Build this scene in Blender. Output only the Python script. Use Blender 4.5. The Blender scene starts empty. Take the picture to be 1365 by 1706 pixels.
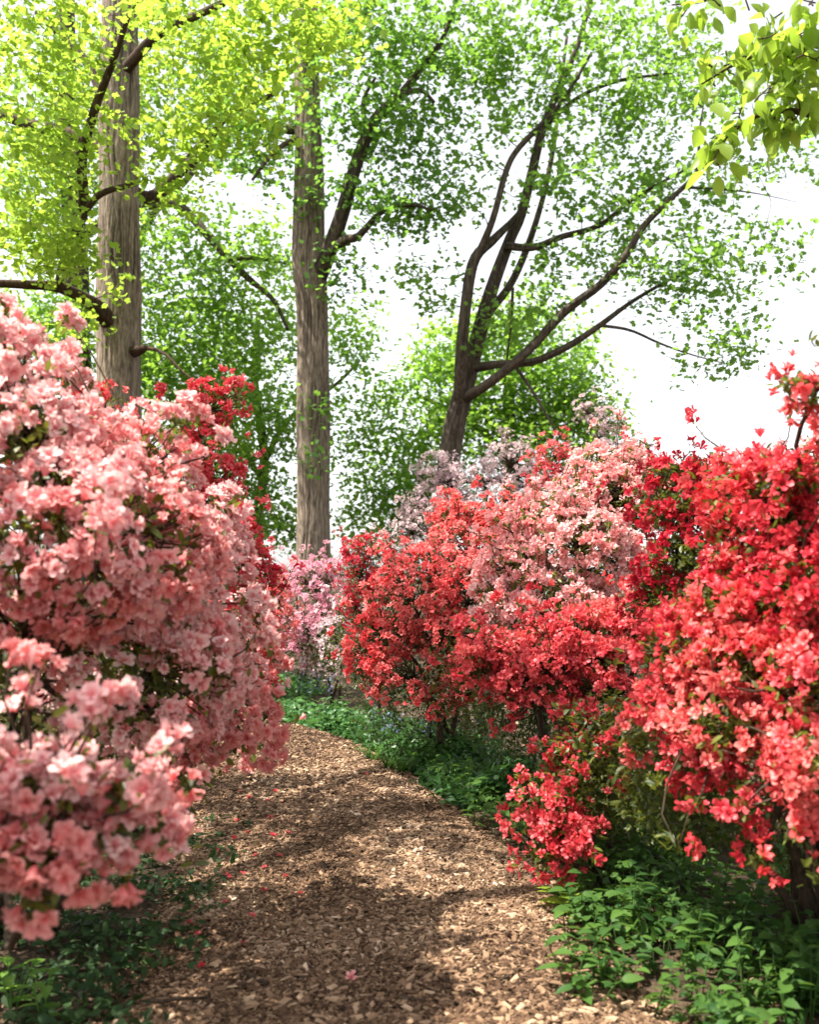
import bpy, math, numpy as np
from mathutils import Vector, Matrix

# ------------------------------------------------------------------ camera, sky, sun, exposure
scene = bpy.context.scene
COL = scene.collection
FPX, HOR, CAMH, CX = 1700.0, 960.0, 1.5, 682.5        # photo pixels
cam_d = bpy.data.cameras.new('camera'); cam = bpy.data.objects.new('camera', cam_d); COL.objects.link(cam)
cam.location = (0, 0, CAMH); cam.rotation_euler = (math.radians(90), 0, 0)
cam_d.sensor_fit = 'VERTICAL'; cam_d.sensor_height = 36; cam_d.lens = 36 * FPX / 1706
cam_d.shift_y = (HOR - 853) / 1706; cam_d.clip_end = 2000
cam_d.dof.use_dof = True; cam_d.dof.focus_distance = 6.8; cam_d.dof.aperture_fstop = 2.5
scene.camera = cam

TO_SUN = Vector((-0.50, -0.06, 1.0)).normalized()
SUN_EL = math.asin(TO_SUN.z); SUN_AZ = math.atan2(TO_SUN.x, TO_SUN.y)
world = bpy.data.worlds.new('World'); scene.world = world; world.use_nodes = True
wn, wl = world.node_tree.nodes, world.node_tree.links
wn.clear()
sky = wn.new('ShaderNodeTexSky'); sky.sky_type = 'NISHITA'; sky.sun_disc = False
sky.sun_elevation = SUN_EL; sky.sun_rotation = SUN_AZ; sky.air_density = 1.0; sky.dust_density = 1.6; sky.ozone_density = 1.0
hsv = wn.new('ShaderNodeHueSaturation'); hsv.inputs['Saturation'].default_value = 0.18     # thin white spring haze
bg = wn.new('ShaderNodeBackground'); bg.inputs['Strength'].default_value = 0.13
wo = wn.new('ShaderNodeOutputWorld')
wl.new(sky.outputs[0], hsv.inputs['Color']); wl.new(hsv.outputs[0], bg.inputs['Color']); wl.new(bg.outputs[0], wo.inputs[0])

sun_d = bpy.data.lights.new('sun', 'SUN'); sun_d.energy = 5.0; sun_d.angle = math.radians(0.53); sun_d.color = (1.0, 0.94, 0.84)
sun = bpy.data.objects.new('sun', sun_d); COL.objects.link(sun); sun.location = (-20, -10, 40)
sun.rotation_euler = TO_SUN.to_track_quat('Z', 'Y').to_euler()

vs = scene.view_settings
vs.view_transform = 'Standard'; vs.look = 'None'; vs.exposure = 1.5; vs.gamma = 1.0; vs.use_curve_mapping = False
cy = scene.cycles
cy.max_bounces = 5; cy.diffuse_bounces = 2; cy.glossy_bounces = 2; cy.transmission_bounces = 5; cy.transparent_max_bounces = 4
cy.caustics_reflective = False; cy.caustics_refractive = False
cy.sample_clamp_indirect = 6.0
cy.use_denoising = True

# ------------------------------------------------------------------ maths helpers
UP = np.array([0, 0, 1.0])
CAMP = np.array([0, 0, CAMH])
def at(px, py, Y):
    return np.array([(px - CX) / FPX * Y, Y, CAMH + (HOR - py) / FPX * Y])
def norm(a):
    return a / np.maximum(np.linalg.norm(a, axis=-1, keepdims=True), 1e-9)
def _h(i, j, k, s):
    n = (i * 374761393 + j * 668265263 + k * 2147483647 + s * 974634777) & 0xFFFFFFFF
    n = ((n ^ (n >> 13)) * 1274126177) & 0xFFFFFFFF
    return ((n ^ (n >> 16)) & 0xFFFFFF) / float(0xFFFFFF)
def vnoise(p, s=0):
    p = np.asarray(p, float); f = np.floor(p).astype(np.int64); t = p - f; t = t * t * (3 - 2 * t)
    r = 0
    for a in (0, 1):
        for b in (0, 1):
            for c in (0, 1):
                w = (t[..., 0] if a else 1 - t[..., 0]) * (t[..., 1] if b else 1 - t[..., 1]) * (t[..., 2] if c else 1 - t[..., 2])
                r = r + w * _h(f[..., 0] + a, f[..., 1] + b, f[..., 2] + c, s)
    return r
def fbm(p, s=0):
    return (vnoise(p, s) + .5 * vnoise(np.asarray(p) * 2.1, s + 1) + .25 * vnoise(np.asarray(p) * 4.3, s + 2)) / 1.75
def frames(n, rng, roll=None):
    n = norm(n); ref = np.where(np.abs(n[:, 2:3]) > .93, np.array([[1.0, 0, 0]]), np.array([[0, 0, 1.0]]))
    x = norm(np.cross(ref, n)); y = np.cross(n, x)
    a = (rng.random(len(n)) * 2 * math.pi if roll is None else roll)[:, None]
    xr = x * np.cos(a) + y * np.sin(a); yr = -x * np.sin(a) + y * np.cos(a)
    return np.stack([xr, yr, n], axis=2)                       # columns
def frames_dir(d, nrm):
    """columns: x = side, y = along d, z close to nrm"""
    d = norm(d); x = norm(np.cross(d, nrm)); z = np.cross(x, d)
    return np.stack([x, d, z], axis=2)
def spread(tv, tf, td, R, S, P, tint):
    """copies of one template (verts tv, tris tf, per-vert value td) joined into arrays"""
    k, n = len(P), len(tv)
    S = np.asarray(S, float)
    if S.ndim == 1: S = np.repeat(S[:, None], 3, 1)
    v = np.einsum('kij,knj->kni', R, tv[None] * S[:, None, :]) + P[:, None, :]
    f = tf[None] + (np.arange(k) * n)[:, None, None]
    d = np.zeros((k, n, 4)); d[..., 0] = np.asarray(tint)[:, None]; d[..., 1] = td[None]; d[..., 3] = 1
    return v.reshape(-1, 3), f.reshape(-1, 3), d.reshape(-1, 4)
def cat(parts):
    parts = [p for p in parts if len(p[0])]
    if not parts: return np.zeros((0, 3)), np.zeros((0, 3), int), np.zeros((0, 4))
    vo, fo, do, o = [], [], [], 0
    for v, f, d in parts:
        vo.append(v); fo.append(f + o); do.append(d); o += len(v)
    return np.concatenate(vo), np.concatenate(fo), np.concatenate(do)
def tube_batch(P, R, sides=5):
    """P (k,m,3) polylines, R (k,m) radii"""
    k, m, _ = P.shape
    T = norm(np.gradient(P, axis=1))
    d = norm(P[:, -1] - P[:, 0]); ref = np.where(np.abs(d[:, 2:3]) > .9, np.array([[1.0, 0.1, 0]]), np.array([[0.1, 0, 1.0]]))
    x = norm(np.cross(T, ref[:, None, :])); y = np.cross(T, x)
    a = np.arange(sides) / sides * 2 * math.pi
    v = P[:, :, None, :] + R[:, :, None, None] * (x[:, :, None, :] * np.cos(a)[None, None, :, None] + y[:, :, None, :] * np.sin(a)[None, None, :, None])
    f = []
    for i in range(m - 1):
        for s in range(sides):
            a0, a1 = i * sides + s, i * sides + (s + 1) % sides
            f += [(a0, a1, a1 + sides), (a0, a1 + sides, a0 + sides)]
    for s in range(1, sides - 1):                              # end caps
        e = (m - 1) * sides
        f += [(e, e + s, e + s + 1), (0, s + 1, s)]
    f = np.array(f)
    f = f[None] + (np.arange(k) * m * sides)[:, None, None]
    v = v.reshape(-1, 3)
    return v, f.reshape(-1, 3), np.concatenate([np.full((len(v), 3), .5), np.ones((len(v), 1))], 1)
def catmull(pts, n):
    pts = np.asarray(pts, float); p = np.concatenate([[2 * pts[0] - pts[1]], pts, [2 * pts[-1] - pts[-2]]])
    m = len(pts) - 1; u = np.linspace(0, m, n); i = np.minimum(u.astype(int), m - 1); t = (u - i)[:, None]
    a, b, c, d = p[i], p[i + 1], p[i + 2], p[i + 3]
    return .5 * (2 * b + (c - a) * t + (2 * a - 5 * b + 4 * c - d) * t ** 2 + (3 * b - 3 * c + d - a) * t ** 3)

# ------------------------------------------------------------------ object helpers
def mesh(name, v, f, d=None, smooth=True):
    me = bpy.data.meshes.new(name)
    v = np.ascontiguousarray(v, np.float32); f = np.ascontiguousarray(f, np.int32)
    me.vertices.add(len(v)); me.vertices.foreach_set('co', v.ravel())
    me.loops.add(f.size); me.loops.foreach_set('vertex_index', f.ravel())
    me.polygons.add(len(f)); me.polygons.foreach_set('loop_start', np.arange(0, f.size, 3, dtype=np.int32))
    me.polygons.foreach_set('use_smooth', np.full(len(f), smooth))
    if d is not None:
        a = me.attributes.new('data', 'FLOAT_COLOR', 'POINT'); a.data.foreach_set('color', np.ascontiguousarray(d, np.float32).ravel())
    me.update(calc_edges=True)
    return me
def obj(name, me, mat=None, parent=None, kind=None):
    o = bpy.data.objects.new(name, me); COL.objects.link(o)
    if mat is not None and me is not None and not me.materials: me.materials.append(mat)
    if parent is not None: o.parent = parent
    if kind: o['kind'] = kind
    return o
def thing(name, label, cat_, loc, group=None):
    o = bpy.data.objects.new(name, None); COL.objects.link(o); o.location = loc
    o.empty_display_size = .2
    tag(o, label, cat_, group); return o
def tag(o, label, cat_, group=None):
    o['label'] = label; o['category'] = cat_
    if group: o['group'] = group
    return o
def place(o, R, S, P):
    S = np.ones(3) * S
    M = np.eye(4); M[:3, :3] = R * S[None, :]; M[:3, 3] = P
    o.matrix_basis = Matrix(M.tolist())

# ------------------------------------------------------------------ materials
def new_mat(name):
    m = bpy.data.materials.new(name); m.use_nodes = True; nt = m.node_tree; nt.nodes.clear()
    out = nt.nodes.new('ShaderNodeOutputMaterial')
    return m, nt.nodes, nt.links, out
def mixc(nodes, links, fac, a, b, mode='MIX'):
    x = nodes.new('ShaderNodeMix'); x.data_type = 'RGBA'; x.blend_type = mode
    for s, val in ((x.inputs[0], fac), (x.inputs[6], a), (x.inputs[7], b)):
        if hasattr(val, 'links') or isinstance(val, bpy.types.NodeSocket): links.new(val, s)
        else: s.default_value = val if not isinstance(val, tuple) else (*val, 1)
    return x.outputs[2]
def petal_mat(name, a, b, throat, trans=.35, rough=.55, spec=.25):
    """a..b over the per-flower tint, throat at the flower's centre"""
    m, N, L, out = new_mat(name)
    at_ = N.new('ShaderNodeAttribute'); at_.attribute_name = 'data'
    sp = N.new('ShaderNodeSeparateColor'); L.new(at_.outputs['Color'], sp.inputs[0])
    c = mixc(N, L, sp.outputs[0], a, b)
    rp = N.new('ShaderNodeMapRange'); rp.inputs[1].default_value = .05; rp.inputs[2].default_value = .65
    L.new(sp.outputs[1], rp.inputs[0])
    c = mixc(N, L, rp.outputs[0], throat, c)
    nz = N.new('ShaderNodeTexNoise'); nz.inputs['Scale'].default_value = 90; nz.inputs['Detail'].default_value = 2
    geo = N.new('ShaderNodeNewGeometry'); L.new(geo.outputs['Position'], nz.inputs['Vector'])
    mr = N.new('ShaderNodeMapRange'); mr.inputs[3].default_value = .8; mr.inputs[4].default_value = 1.15; L.new(nz.outputs[0], mr.inputs[0])
    hs = N.new('ShaderNodeHueSaturation'); L.new(mr.outputs[0], hs.inputs['Value']); L.new(c, hs.inputs['Color']); c = hs.outputs[0]
    p = N.new('ShaderNodeBsdfPrincipled'); p.inputs['Roughness'].default_value = rough; p.inputs['Specular IOR Level'].default_value = spec
    L.new(c, p.inputs['Base Color'])
    t = N.new('ShaderNodeBsdfTranslucent'); L.new(c, t.inputs[0])
    mx = N.new('ShaderNodeMixShader'); mx.inputs[0].default_value = trans
    L.new(p.outputs[0], mx.inputs[1]); L.new(t.outputs[0], mx.inputs[2]); L.new(mx.outputs[0], out.inputs[0])
    return m
def leaf_mat(name, a, b, tr, trans=.45, rough=.45, spec=.35):
    m, N, L, out = new_mat(name)
    at_ = N.new('ShaderNodeAttribute'); at_.attribute_name = 'data'
    sp = N.new('ShaderNodeSeparateColor'); L.new(at_.outputs['Color'], sp.inputs[0])
    c = mixc(N, L, sp.outputs[0], a, b)
    p = N.new('ShaderNodeBsdfPrincipled'); p.inputs['Roughness'].default_value = rough; p.inputs['Specular IOR Level'].default_value = spec
    L.new(c, p.inputs['Base Color'])
    t = N.new('ShaderNodeBsdfTranslucent'); ct = mixc(N, L, .6, c, tr); L.new(ct, t.inputs[0])
    mx = N.new('ShaderNodeMixShader'); mx.inputs[0].default_value = trans
    L.new(p.outputs[0], mx.inputs[1]); L.new(t.outputs[0], mx.inputs[2]); L.new(mx.outputs[0], out.inputs[0])
    return m
def bark_mat(name, a, b, scale=14, bump=.5):
    m, N, L, out = new_mat(name)
    geo = N.new('ShaderNodeNewGeometry'); mp = N.new('ShaderNodeMapping'); mp.inputs['Scale'].default_value = (1, 1, .2)
    L.new(geo.outputs['Position'], mp.inputs[0])
    nz = N.new('ShaderNodeTexNoise'); nz.inputs['Scale'].default_value = scale; nz.inputs['Detail'].default_value = 6; nz.inputs['Roughness'].default_value = .7
    L.new(mp.outputs[0], nz.inputs[0])
    n2 = N.new('ShaderNodeTexNoise'); n2.inputs['Scale'].default_value = 1.3; n2.inputs['Detail'].default_value = 3; L.new(geo.outputs['Position'], n2.inputs[0])
    cr = N.new('ShaderNodeValToRGB'); cr.color_ramp.elements[0].position = .33; cr.color_ramp.elements[1].position = .62
    cr.color_ramp.elements[0].color = (*a, 1); cr.color_ramp.elements[1].color = (*b, 1)
    L.new(nz.outputs[0], cr.inputs[0])
    at_ = N.new('ShaderNodeAttribute'); at_.attribute_name = 'data'
    sp = N.new('ShaderNodeSeparateColor'); L.new(at_.outputs['Color'], sp.inputs[0])
    mr = N.new('ShaderNodeMapRange'); mr.inputs[3].default_value = .72; mr.inputs[4].default_value = 1.3; L.new(n2.outputs[0], mr.inputs[0])
    hs = N.new('ShaderNodeHueSaturation'); L.new(cr.outputs[0], hs.inputs['Color']); L.new(mr.outputs[0], hs.inputs['Value'])
    c = mixc(N, L, sp.outputs[0], tuple(x * .55 for x in a), hs.outputs[0])
    p = N.new('ShaderNodeBsdfPrincipled'); p.inputs['Roughness'].default_value = .9; p.inputs['Specular IOR Level'].default_value = .15
    L.new(c, p.inputs['Base Color'])
    bp = N.new('ShaderNodeBump'); bp.inputs['Strength'].default_value = bump; bp.inputs['Distance'].default_value = .03
    L.new(nz.outputs[0], bp.inputs['Height']); L.new(bp.outputs[0], p.inputs['Normal']); L.new(p.outputs[0], out.inputs[0])
    return m
def ramp_mat(name, cols, noise_scale=0, rough=.85, from_attr=True, bump=0.0):
    """colour ramp over the per-piece tint (or over noise)"""
    m, N, L, out = new_mat(name)
    geo = N.new('ShaderNodeNewGeometry')
    cr = N.new('ShaderNodeValToRGB'); el = cr.color_ramp.elements
    while len(el) < len(cols): el.new(.5)
    for e, (pos, c) in zip(el, cols): e.position = pos; e.color = (*c, 1)
    nz = N.new('ShaderNodeTexNoise'); nz.inputs['Scale'].default_value = noise_scale or 60; nz.inputs['Detail'].default_value = 5; nz.inputs['Roughness'].default_value = .65
    L.new(geo.outputs['Position'], nz.inputs[0])
    if from_attr:
        at_ = N.new('ShaderNodeAttribute'); at_.attribute_name = 'data'
        sp = N.new('ShaderNodeSeparateColor'); L.new(at_.outputs['Color'], sp.inputs[0]); L.new(sp.outputs[0], cr.inputs[0])
        mr = N.new('ShaderNodeMapRange'); mr.inputs[3].default_value = .72; mr.inputs[4].default_value = 1.25; L.new(nz.outputs[0], mr.inputs[0])
        hs = N.new('ShaderNodeHueSaturation'); L.new(cr.outputs[0], hs.inputs['Color']); L.new(mr.outputs[0], hs.inputs['Value']); c = hs.outputs[0]
    else:
        L.new(nz.outputs[0], cr.inputs[0]); c = cr.outputs[0]
    p = N.new('ShaderNodeBsdfPrincipled'); p.inputs['Roughness'].default_value = rough; p.inputs['Specular IOR Level'].default_value = .2
    L.new(c, p.inputs['Base Color'])
    if bump:
        vo = N.new('ShaderNodeTexVoronoi'); vo.inputs['Scale'].default_value = 42; L.new(geo.outputs['Position'], vo.inputs[0])
        bp = N.new('ShaderNodeBump'); bp.inputs['Strength'].default_value = bump; bp.inputs['Distance'].default_value = .02
        L.new(vo.outputs[0], bp.inputs['Height']); L.new(bp.outputs[0], p.inputs['Normal'])
    L.new(p.outputs[0], out.inputs[0])
    return m

M_SOIL = ramp_mat('soil', [(.25, (.018, .012, .008)), (.5, (.05, .033, .02)), (.75, (.11, .075, .045))], 9, .95, False, .6)
M_MULCH = ramp_mat('mulch', [(.25, (.03, .017, .01)), (.5, (.09, .052, .03)), (.72, (.2, .125, .075))], 38, .95, False, .8)
M_CHIP = ramp_mat('chips', [(0, (.026, .014, .008)), (.3, (.10, .055, .03)), (.6, (.225, .138, .082)), (.85, (.38, .255, .16)), (1, (.56, .42, .30))], 130)
M_BARK = bark_mat('bark_grey_brown', (.075, .056, .042), (.36, .285, .215), 24, .7)
M_BARK_D = bark_mat('bark_dark', (.032, .025, .019), (.15, .115, .086), 22, .8)
M_BARK_R = bark_mat('bark_redbrown', (.03, .019, .014), (.105, .066, .045), 20)
M_TWIG = bark_mat('twig', (.035, .025, .017), (.15, .10, .065), 60)
M_LIME = leaf_mat('leaf_lime', (.14, .29, .035), (.38, .48, .08), (.46, .64, .06), .62)
M_MID = leaf_mat('leaf_mid_green', (.06, .17, .035), (.16, .31, .05), (.28, .50, .06), .58)
M_FRESH = leaf_mat('leaf_fresh_green', (.07, .19, .04), (.20, .36, .06), (.32, .54, .06), .58)
M_BACK = leaf_mat('leaf_background', (.08, .21, .04), (.26, .42, .06), (.36, .60, .06), .6)
M_BIG = leaf_mat('leaf_yellow_green', (.13, .25, .03), (.34, .46, .06), (.44, .62, .06), .62, .4)
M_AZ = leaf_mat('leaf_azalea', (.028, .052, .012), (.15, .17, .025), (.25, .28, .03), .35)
M_AZD = leaf_mat('leaf_azalea_dark', (.018, .035, .010), (.07, .10, .018), (.10, .14, .02), .3)  # dark leaves; on some azaleas the colour stands in for hollow shade
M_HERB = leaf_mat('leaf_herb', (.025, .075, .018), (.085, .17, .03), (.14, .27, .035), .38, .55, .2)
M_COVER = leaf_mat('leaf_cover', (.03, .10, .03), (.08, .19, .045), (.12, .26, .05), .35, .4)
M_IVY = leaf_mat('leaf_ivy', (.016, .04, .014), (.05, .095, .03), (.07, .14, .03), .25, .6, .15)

P_PINK = petal_mat('petal_salmon_pink', (.91, .34, .33), (.95, .56, .53), (.86, .18, .19), .48)
P_PALE = petal_mat('petal_pale_pink', (.90, .43, .42), (.97, .74, .71), (.87, .23, .26), .4)
P_RED = petal_mat('petal_red', (.66, .018, .045), (.89, .15, .16), (.46, .006, .025), .4, .45, .4)  # paler tint end takes the pink of sunlit highlights
P_SCAR = petal_mat('petal_scarlet', (.80, .035, .05), (.93, .27, .24), (.56, .010, .022), .4, .45, .4)  # tint runs up to a sunlit highlight colour
P_CRIM = petal_mat('petal_crimson', (.46, .010, .03), (.70, .03, .05), (.32, .005, .02), .35)
P_CORAL = petal_mat('petal_coral', (.86, .12, .13), (.94, .37, .34), (.72, .04, .05), .4)
P_LILAC = petal_mat('petal_lilac_pink', (.78, .33, .44), (.88, .54, .60), (.62, .16, .27), .4)
P_MAUVE = petal_mat('petal_mauve_white', (.62, .44, .46), (.80, .66, .64), (.50, .27, .32), .35)
P_WHITE = petal_mat('petal_blush_white', (.74, .52, .56), (.88, .74, .74), (.60, .36, .42), .35)
P_BLUE = petal_mat('petal_bluebell', (.20, .24, .50), (.36, .40, .66), (.14, .16, .40), .3)

# ------------------------------------------------------------------ templates
def flower_tpl(seed, layers=1, stamens=True, fine=True):
    r = np.random.default_rng(seed); V, F, D = [], [], []
    for l in range(layers):
        sc = 1.0 - .3 * l; zo = .16 * l; ph = l * .63 + r.random() * .3
        for k in range(5):
            a0 = ph + k * 2 * math.pi / 5 + r.normal(0, .07); ln = sc * r.uniform(.88, 1.1); o = len(V)
            cup = r.normal(.02, .13)
            def P(rad, off, z):
                return (rad * math.cos(a0) - off * math.sin(a0), rad * math.sin(a0) + off * math.cos(a0), z + zo)
            if fine:
                wv = r.normal(0, .09, 4); tw = r.normal(0, .06)
                pts = [(.06, 0, -.62, .0),
                       (.40, -.26, -.02 + cup * .4, .45), (.43, 0, -.12, .4), (.40, .26, -.02 + cup * .4, .45),
                       (.78, -.37 + tw, .20 + cup + wv[0], .8), (.82, tw, .10 + cup, .8), (.78, .37 + tw, .20 + cup + wv[1], .8),
                       (1.03, -.16 + tw * 1.5, .10 + cup * 1.6 + wv[2], 1), (1.03, .16 + tw * 1.5, .10 + cup * 1.6 + wv[3], 1)]
                fs = [(0, 2, 1), (0, 3, 2), (1, 2, 5), (1, 5, 4), (2, 3, 6), (2, 6, 5), (4, 5, 7), (5, 8, 7), (5, 6, 8)]
            else:
                pts = [(.07, 0, -.3, .0), (.66, -.34, .1 + cup, .7), (.66, .34, .1 + cup, .7), (1.03, 0, cup, 1)]
                fs = [(0, 2, 1), (1, 2, 3)]
            for rad, off, z, d in pts: V.append(P(rad * ln, off * sc, z * sc)); D.append(d)
            F += [(o + a, o + b, o + c) for a, b, c in fs]
    if stamens:
        for k in range(5):
            a = r.uniform(-.5, .5) + (r.random() > .5) * 1.0; t = r.uniform(.12, .4); o = len(V)
            tip = (t * math.cos(a) * 1.2, t * math.sin(a), .62 * r.uniform(.8, 1.1))
            V += [(.02, .02, -.2), (-.02, -.02, -.2), (tip[0] + .03, tip[1] - .03, tip[2]), (tip[0] - .03, tip[1] + .03, tip[2])]; D += [.1, .1, .3, .3]
            F += [(o, o + 1, o + 2), (o + 1, o + 3, o + 2)]
    return np.array(V, float), np.array(F), np.array(D, float)
FL_NEAR2 = [flower_tpl(s, 2) for s in range(6)]
FL_NEAR = [flower_tpl(20 + s, 1) for s in range(6)]
FL_MID = [flower_tpl(40 + s, 1, False) for s in range(6)]
FL_FAR = [flower_tpl(60 + s, 1, False, False) for s in range(4)]

def leaf_tpl(rows, fold=.18, droop=.15):
    """rows: (t along, half width); y is the long axis, z up"""
    V, F, D = [(0, 0, 0)], [], [0]
    prev = None
    for t, w in rows:
        o = len(V); z = -droop * t * t
        V += [(-w, t, z + fold * w), (0, t, z), (w, t, z + fold * w)]; D += [t, t, t]
        if prev is None: F += [(0, o + 1, o), (0, o + 2, o + 1)]
        else:
            F += [(prev, o + 1, o), (prev, prev + 1, o + 1), (prev + 1, o + 2, o + 1), (prev + 1, prev + 2, o + 2)]
        prev = o
    o = len(V); V.append((0, 1, -droop)); D.append(1)
    F += [(prev, prev + 1, o), (prev + 1, prev + 2, o)]
    return np.array(V, float), np.array(F), np.array(D, float)
LF_OVAL = leaf_tpl([(.3, .17), (.65, .19)], .3)
LF_SIMPLE = (np.array([(0, 0, 0), (-.3, .5, .08), (.3, .5, .08), (0, 1, -.08)], float), np.array([(0, 2, 1), (1, 2, 3)]), np.array([0, .5, .5, 1.]))
LF_BIG = leaf_tpl([(.12, .12), (.35, .27), (.6, .27), (.82, .14)], .3, .28)
LF_HERB = leaf_tpl([(.2, .2), (.45, .26), (.75, .16)], .3, .25)
_o = [(0, 0, 0), (-.38, .12, .06), (-.5, .38, .1), (-.30, .52, .05), (-.42, .85, .06), (0, .80, -.04), (.42, .85, .06), (.30, .52, .05), (.5, .38, .1), (.38, .12, .06), (0, .42, -.03)]
LF_TULIP = (np.array(_o, float), np.array([(10, i + 1, i) for i in range(9)] + [(10, 0, 9)]), np.array([0, .5, .5, .5, 1, .8, 1, .5, .5, .5, .4]))
_m = [(0, 0, 0), (-.42, .28, .08), (-.22, .42, .03), (-.34, .78, .06), (0, 1, -.1), (.34, .78, .06), (.22, .42, .03), (.42, .28, .08), (0, .45, -.02)]
LF_MAPLE = (np.array(_m, float), np.array([(8, i + 1, i) for i in range(7)] + [(8, 0, 7)]), np.array([0, .5, .4, .8, 1, .8, .4, .5, .4]))

# ------------------------------------------------------------------ ground and path
gx = np.concatenate([[-400, -120, -40], np.linspace(-14, 14, 57), [40, 120, 400]])
gy = np.concatenate([[-400, -120, -30], np.linspace(-8, 40, 97), [60, 120, 400]])
GX, GY = np.meshgrid(gx, gy)
pts = np.stack([GX, GY, 0 * GX], -1)
GZ = (fbm(pts * .9, 5) - .5) * .05 - .02
gv = np.stack([GX, GY, GZ], -1).reshape(-1, 3); w = len(gx)
def grid_faces(nu, nv):
    i = np.arange(nu - 1)[None] + np.arange(nv - 1)[:, None] * nu; i = i.ravel()
    return np.concatenate([np.stack([i, i + 1, i + nu + 1], 1), np.stack([i, i + nu + 1, i + nu], 1)])
ground = obj('ground', mesh('ground', gv, grid_faces(w, len(gy))), M_SOIL, kind='structure')

RE = [(.86, -4), (.86, 1.5), (.83, 3.0), (.80, 3.42), (.72, 3.98), (.627, 4.9), (.43, 5.93), (.17, 6.89), (-.19, 8.2), (-.68, 9.44), (-1.31, 10.45), (-2.4, 11.3), (-4.6, 12.2), (-8, 13)]
LE = [(-1.0, -4), (-1.0, 1.5), (-.98, 3.0), (-.96, 3.42), (-1.0, 4.2), (-1.08, 5.0), (-1.2, 5.9), (-1.36, 6.8), (-1.62, 7.7), (-2.05, 8.5), (-2.7, 9.2), (-3.6, 9.8), (-5.4, 10.6), (-8, 11.2)]
nP = 160
re_, le_ = catmull(RE, nP), catmull(LE, nP)
U = np.linspace(-.06, 1.06, 25)
pv = le_[:, None, :] * (1 - U[None, :, None]) + re_[:, None, :] * U[None, :, None]
edge = np.clip(np.minimum(U, 1 - U) + .06, 0, .25) / .25
pz = -.03 + .066 * np.sqrt(edge)[None, :] + (fbm(np.concatenate([pv * 3, 0 * pv[..., :1]], -1), 9) - .5) * .03
PV = np.concatenate([pv, pz[..., None]], -1).reshape(-1, 3)
path = obj('path', mesh('path', PV, grid_faces(25, nP)), M_MULCH, kind='structure')

def path_point(rng, n, ylo, yhi, spill=.10):
    """random points on the path, slightly spilling over the edges, with the surface height"""
    ys = .5 * (re_[:, 1] + le_[:, 1]); out = []
    tt = rng.uniform(np.interp(ylo, ys, np.arange(nP)), np.interp(yhi, ys, np.arange(nP)), n)
    u = rng.uniform(-spill * .6, 1 + spill * .6, n) + rng.normal(0, .02, n)
    i = np.minimum(tt.astype(int), nP - 2); fr = (tt - i)[:, None]
    l = le_[i] * (1 - fr) + le_[i + 1] * fr; r = re_[i] * (1 - fr) + re_[i + 1] * fr
    p = l * (1 - u[:, None]) + r * u[:, None]
    e = np.clip(np.minimum(u, 1 - u) + .06, 0, .25) / .25
    z = -.03 + .066 * np.sqrt(e) + (fbm(np.concatenate([p * 3, 0 * p[:, :1]], -1), 9) - .5) * .03
    z = np.where((u < -.05) | (u > 1.05), (fbm(np.concatenate([p * .9, 0 * p[:, :1]], -1), 5) - .5) * .05 - .02, z)
    return np.concatenate([p, z[:, None]], 1), u

def chip_tpl(seed):
    r = np.random.default_rng(seed)
    v = np.array([(-.5, -.5, 0), (.5, -.5, 0), (.5, .5, 0), (-.5, .5, 0), (-.42, -.4, 1), (.42, -.42, 1), (.4, .4, 1), (-.4, .42, 1)], float)
    v[:, :2] += r.normal(0, .09, (8, 2)); v[4:, 2] += r.normal(0, .2, 4); v[[0, 3, 4, 7], 2] += r.normal(0, .3)
    f = np.array([(4, 5, 6), (4, 6, 7), (0, 1, 5), (0, 5, 4), (1, 2, 6), (1, 6, 5), (2, 3, 7), (2, 7, 6), (3, 0, 4), (3, 4, 7)])
    return v, f, np.full(8, .5)
CHIPS = [chip_tpl(s) for s in range(8)]
rng = np.random.default_rng(11)
def chip_set(n, ylo, yhi, scale, spill=.1):
    p, u = path_point(rng, n, ylo, yhi, spill)
    big = rng.random(n) ** 3
    L_ = (.010 + .014 * rng.random(n) + .030 * big ** 2) * scale; W_ = L_ * rng.uniform(.2, .5, n); T_ = W_ * rng.uniform(.15, .4, n) + .001
    nrm = norm(np.stack([rng.normal(0, .34, n), rng.normal(0, .34, n), np.ones(n)], 1))
    R = frames(nrm, rng)
    p[:, 2] += rng.random(n) * .010 - .001
    tint = np.clip(rng.beta(2.0, 2.4, n) + (vnoise(p * 2.2, 3) - .5) * .35, 0, 1)
    return p, R, np.stack([L_, W_, T_], 1), tint
sets = [chip_set(76000, 2.7, 6.4, 1.0), chip_set(26000, 6.4, 11.5, 1.25), chip_set(2500, -1, 2.7, 1.2)]
p_, R_, S_, t_ = [np.concatenate([s[i] for s in sets]) for i in range(4)]
screen = np.where((p_[:, 1] > 3.3) & (p_[:, 1] < 5.2) & (p_[:, 0] > -.75), S_[:, 0] * S_[:, 1] / p_[:, 1] ** 2, 0)
order = np.argsort(-screen); ind, rest = order[:300], order[300:]
chip_me = []
for q in range(24):
    v, f, d = CHIPS[q % 8]; dd = np.zeros((8, 4)); dd[:, 0] = .15 + .75 * ((q * 7) % 24) / 24; dd[:, 3] = 1
    me = mesh('wood_chip', v, f, dd, False); me.materials.append(M_CHIP); chip_me.append(me)
for q, i in enumerate(ind):
    o = obj('wood_chip', chip_me[q % 24], parent=path); place(o, R_[i], S_[i], p_[i] + np.array([0, 0, .004]))
parts = []
for q in range(8):
    s = rest[q::8]; parts.append(spread(*CHIPS[q], R_[s], S_[s], p_[s], t_[s]))
v, f, d = cat(parts)
obj('wood_chip_mulch', mesh('wood_chip_mulch', v, f, d, False), M_CHIP, path, 'stuff')

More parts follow.
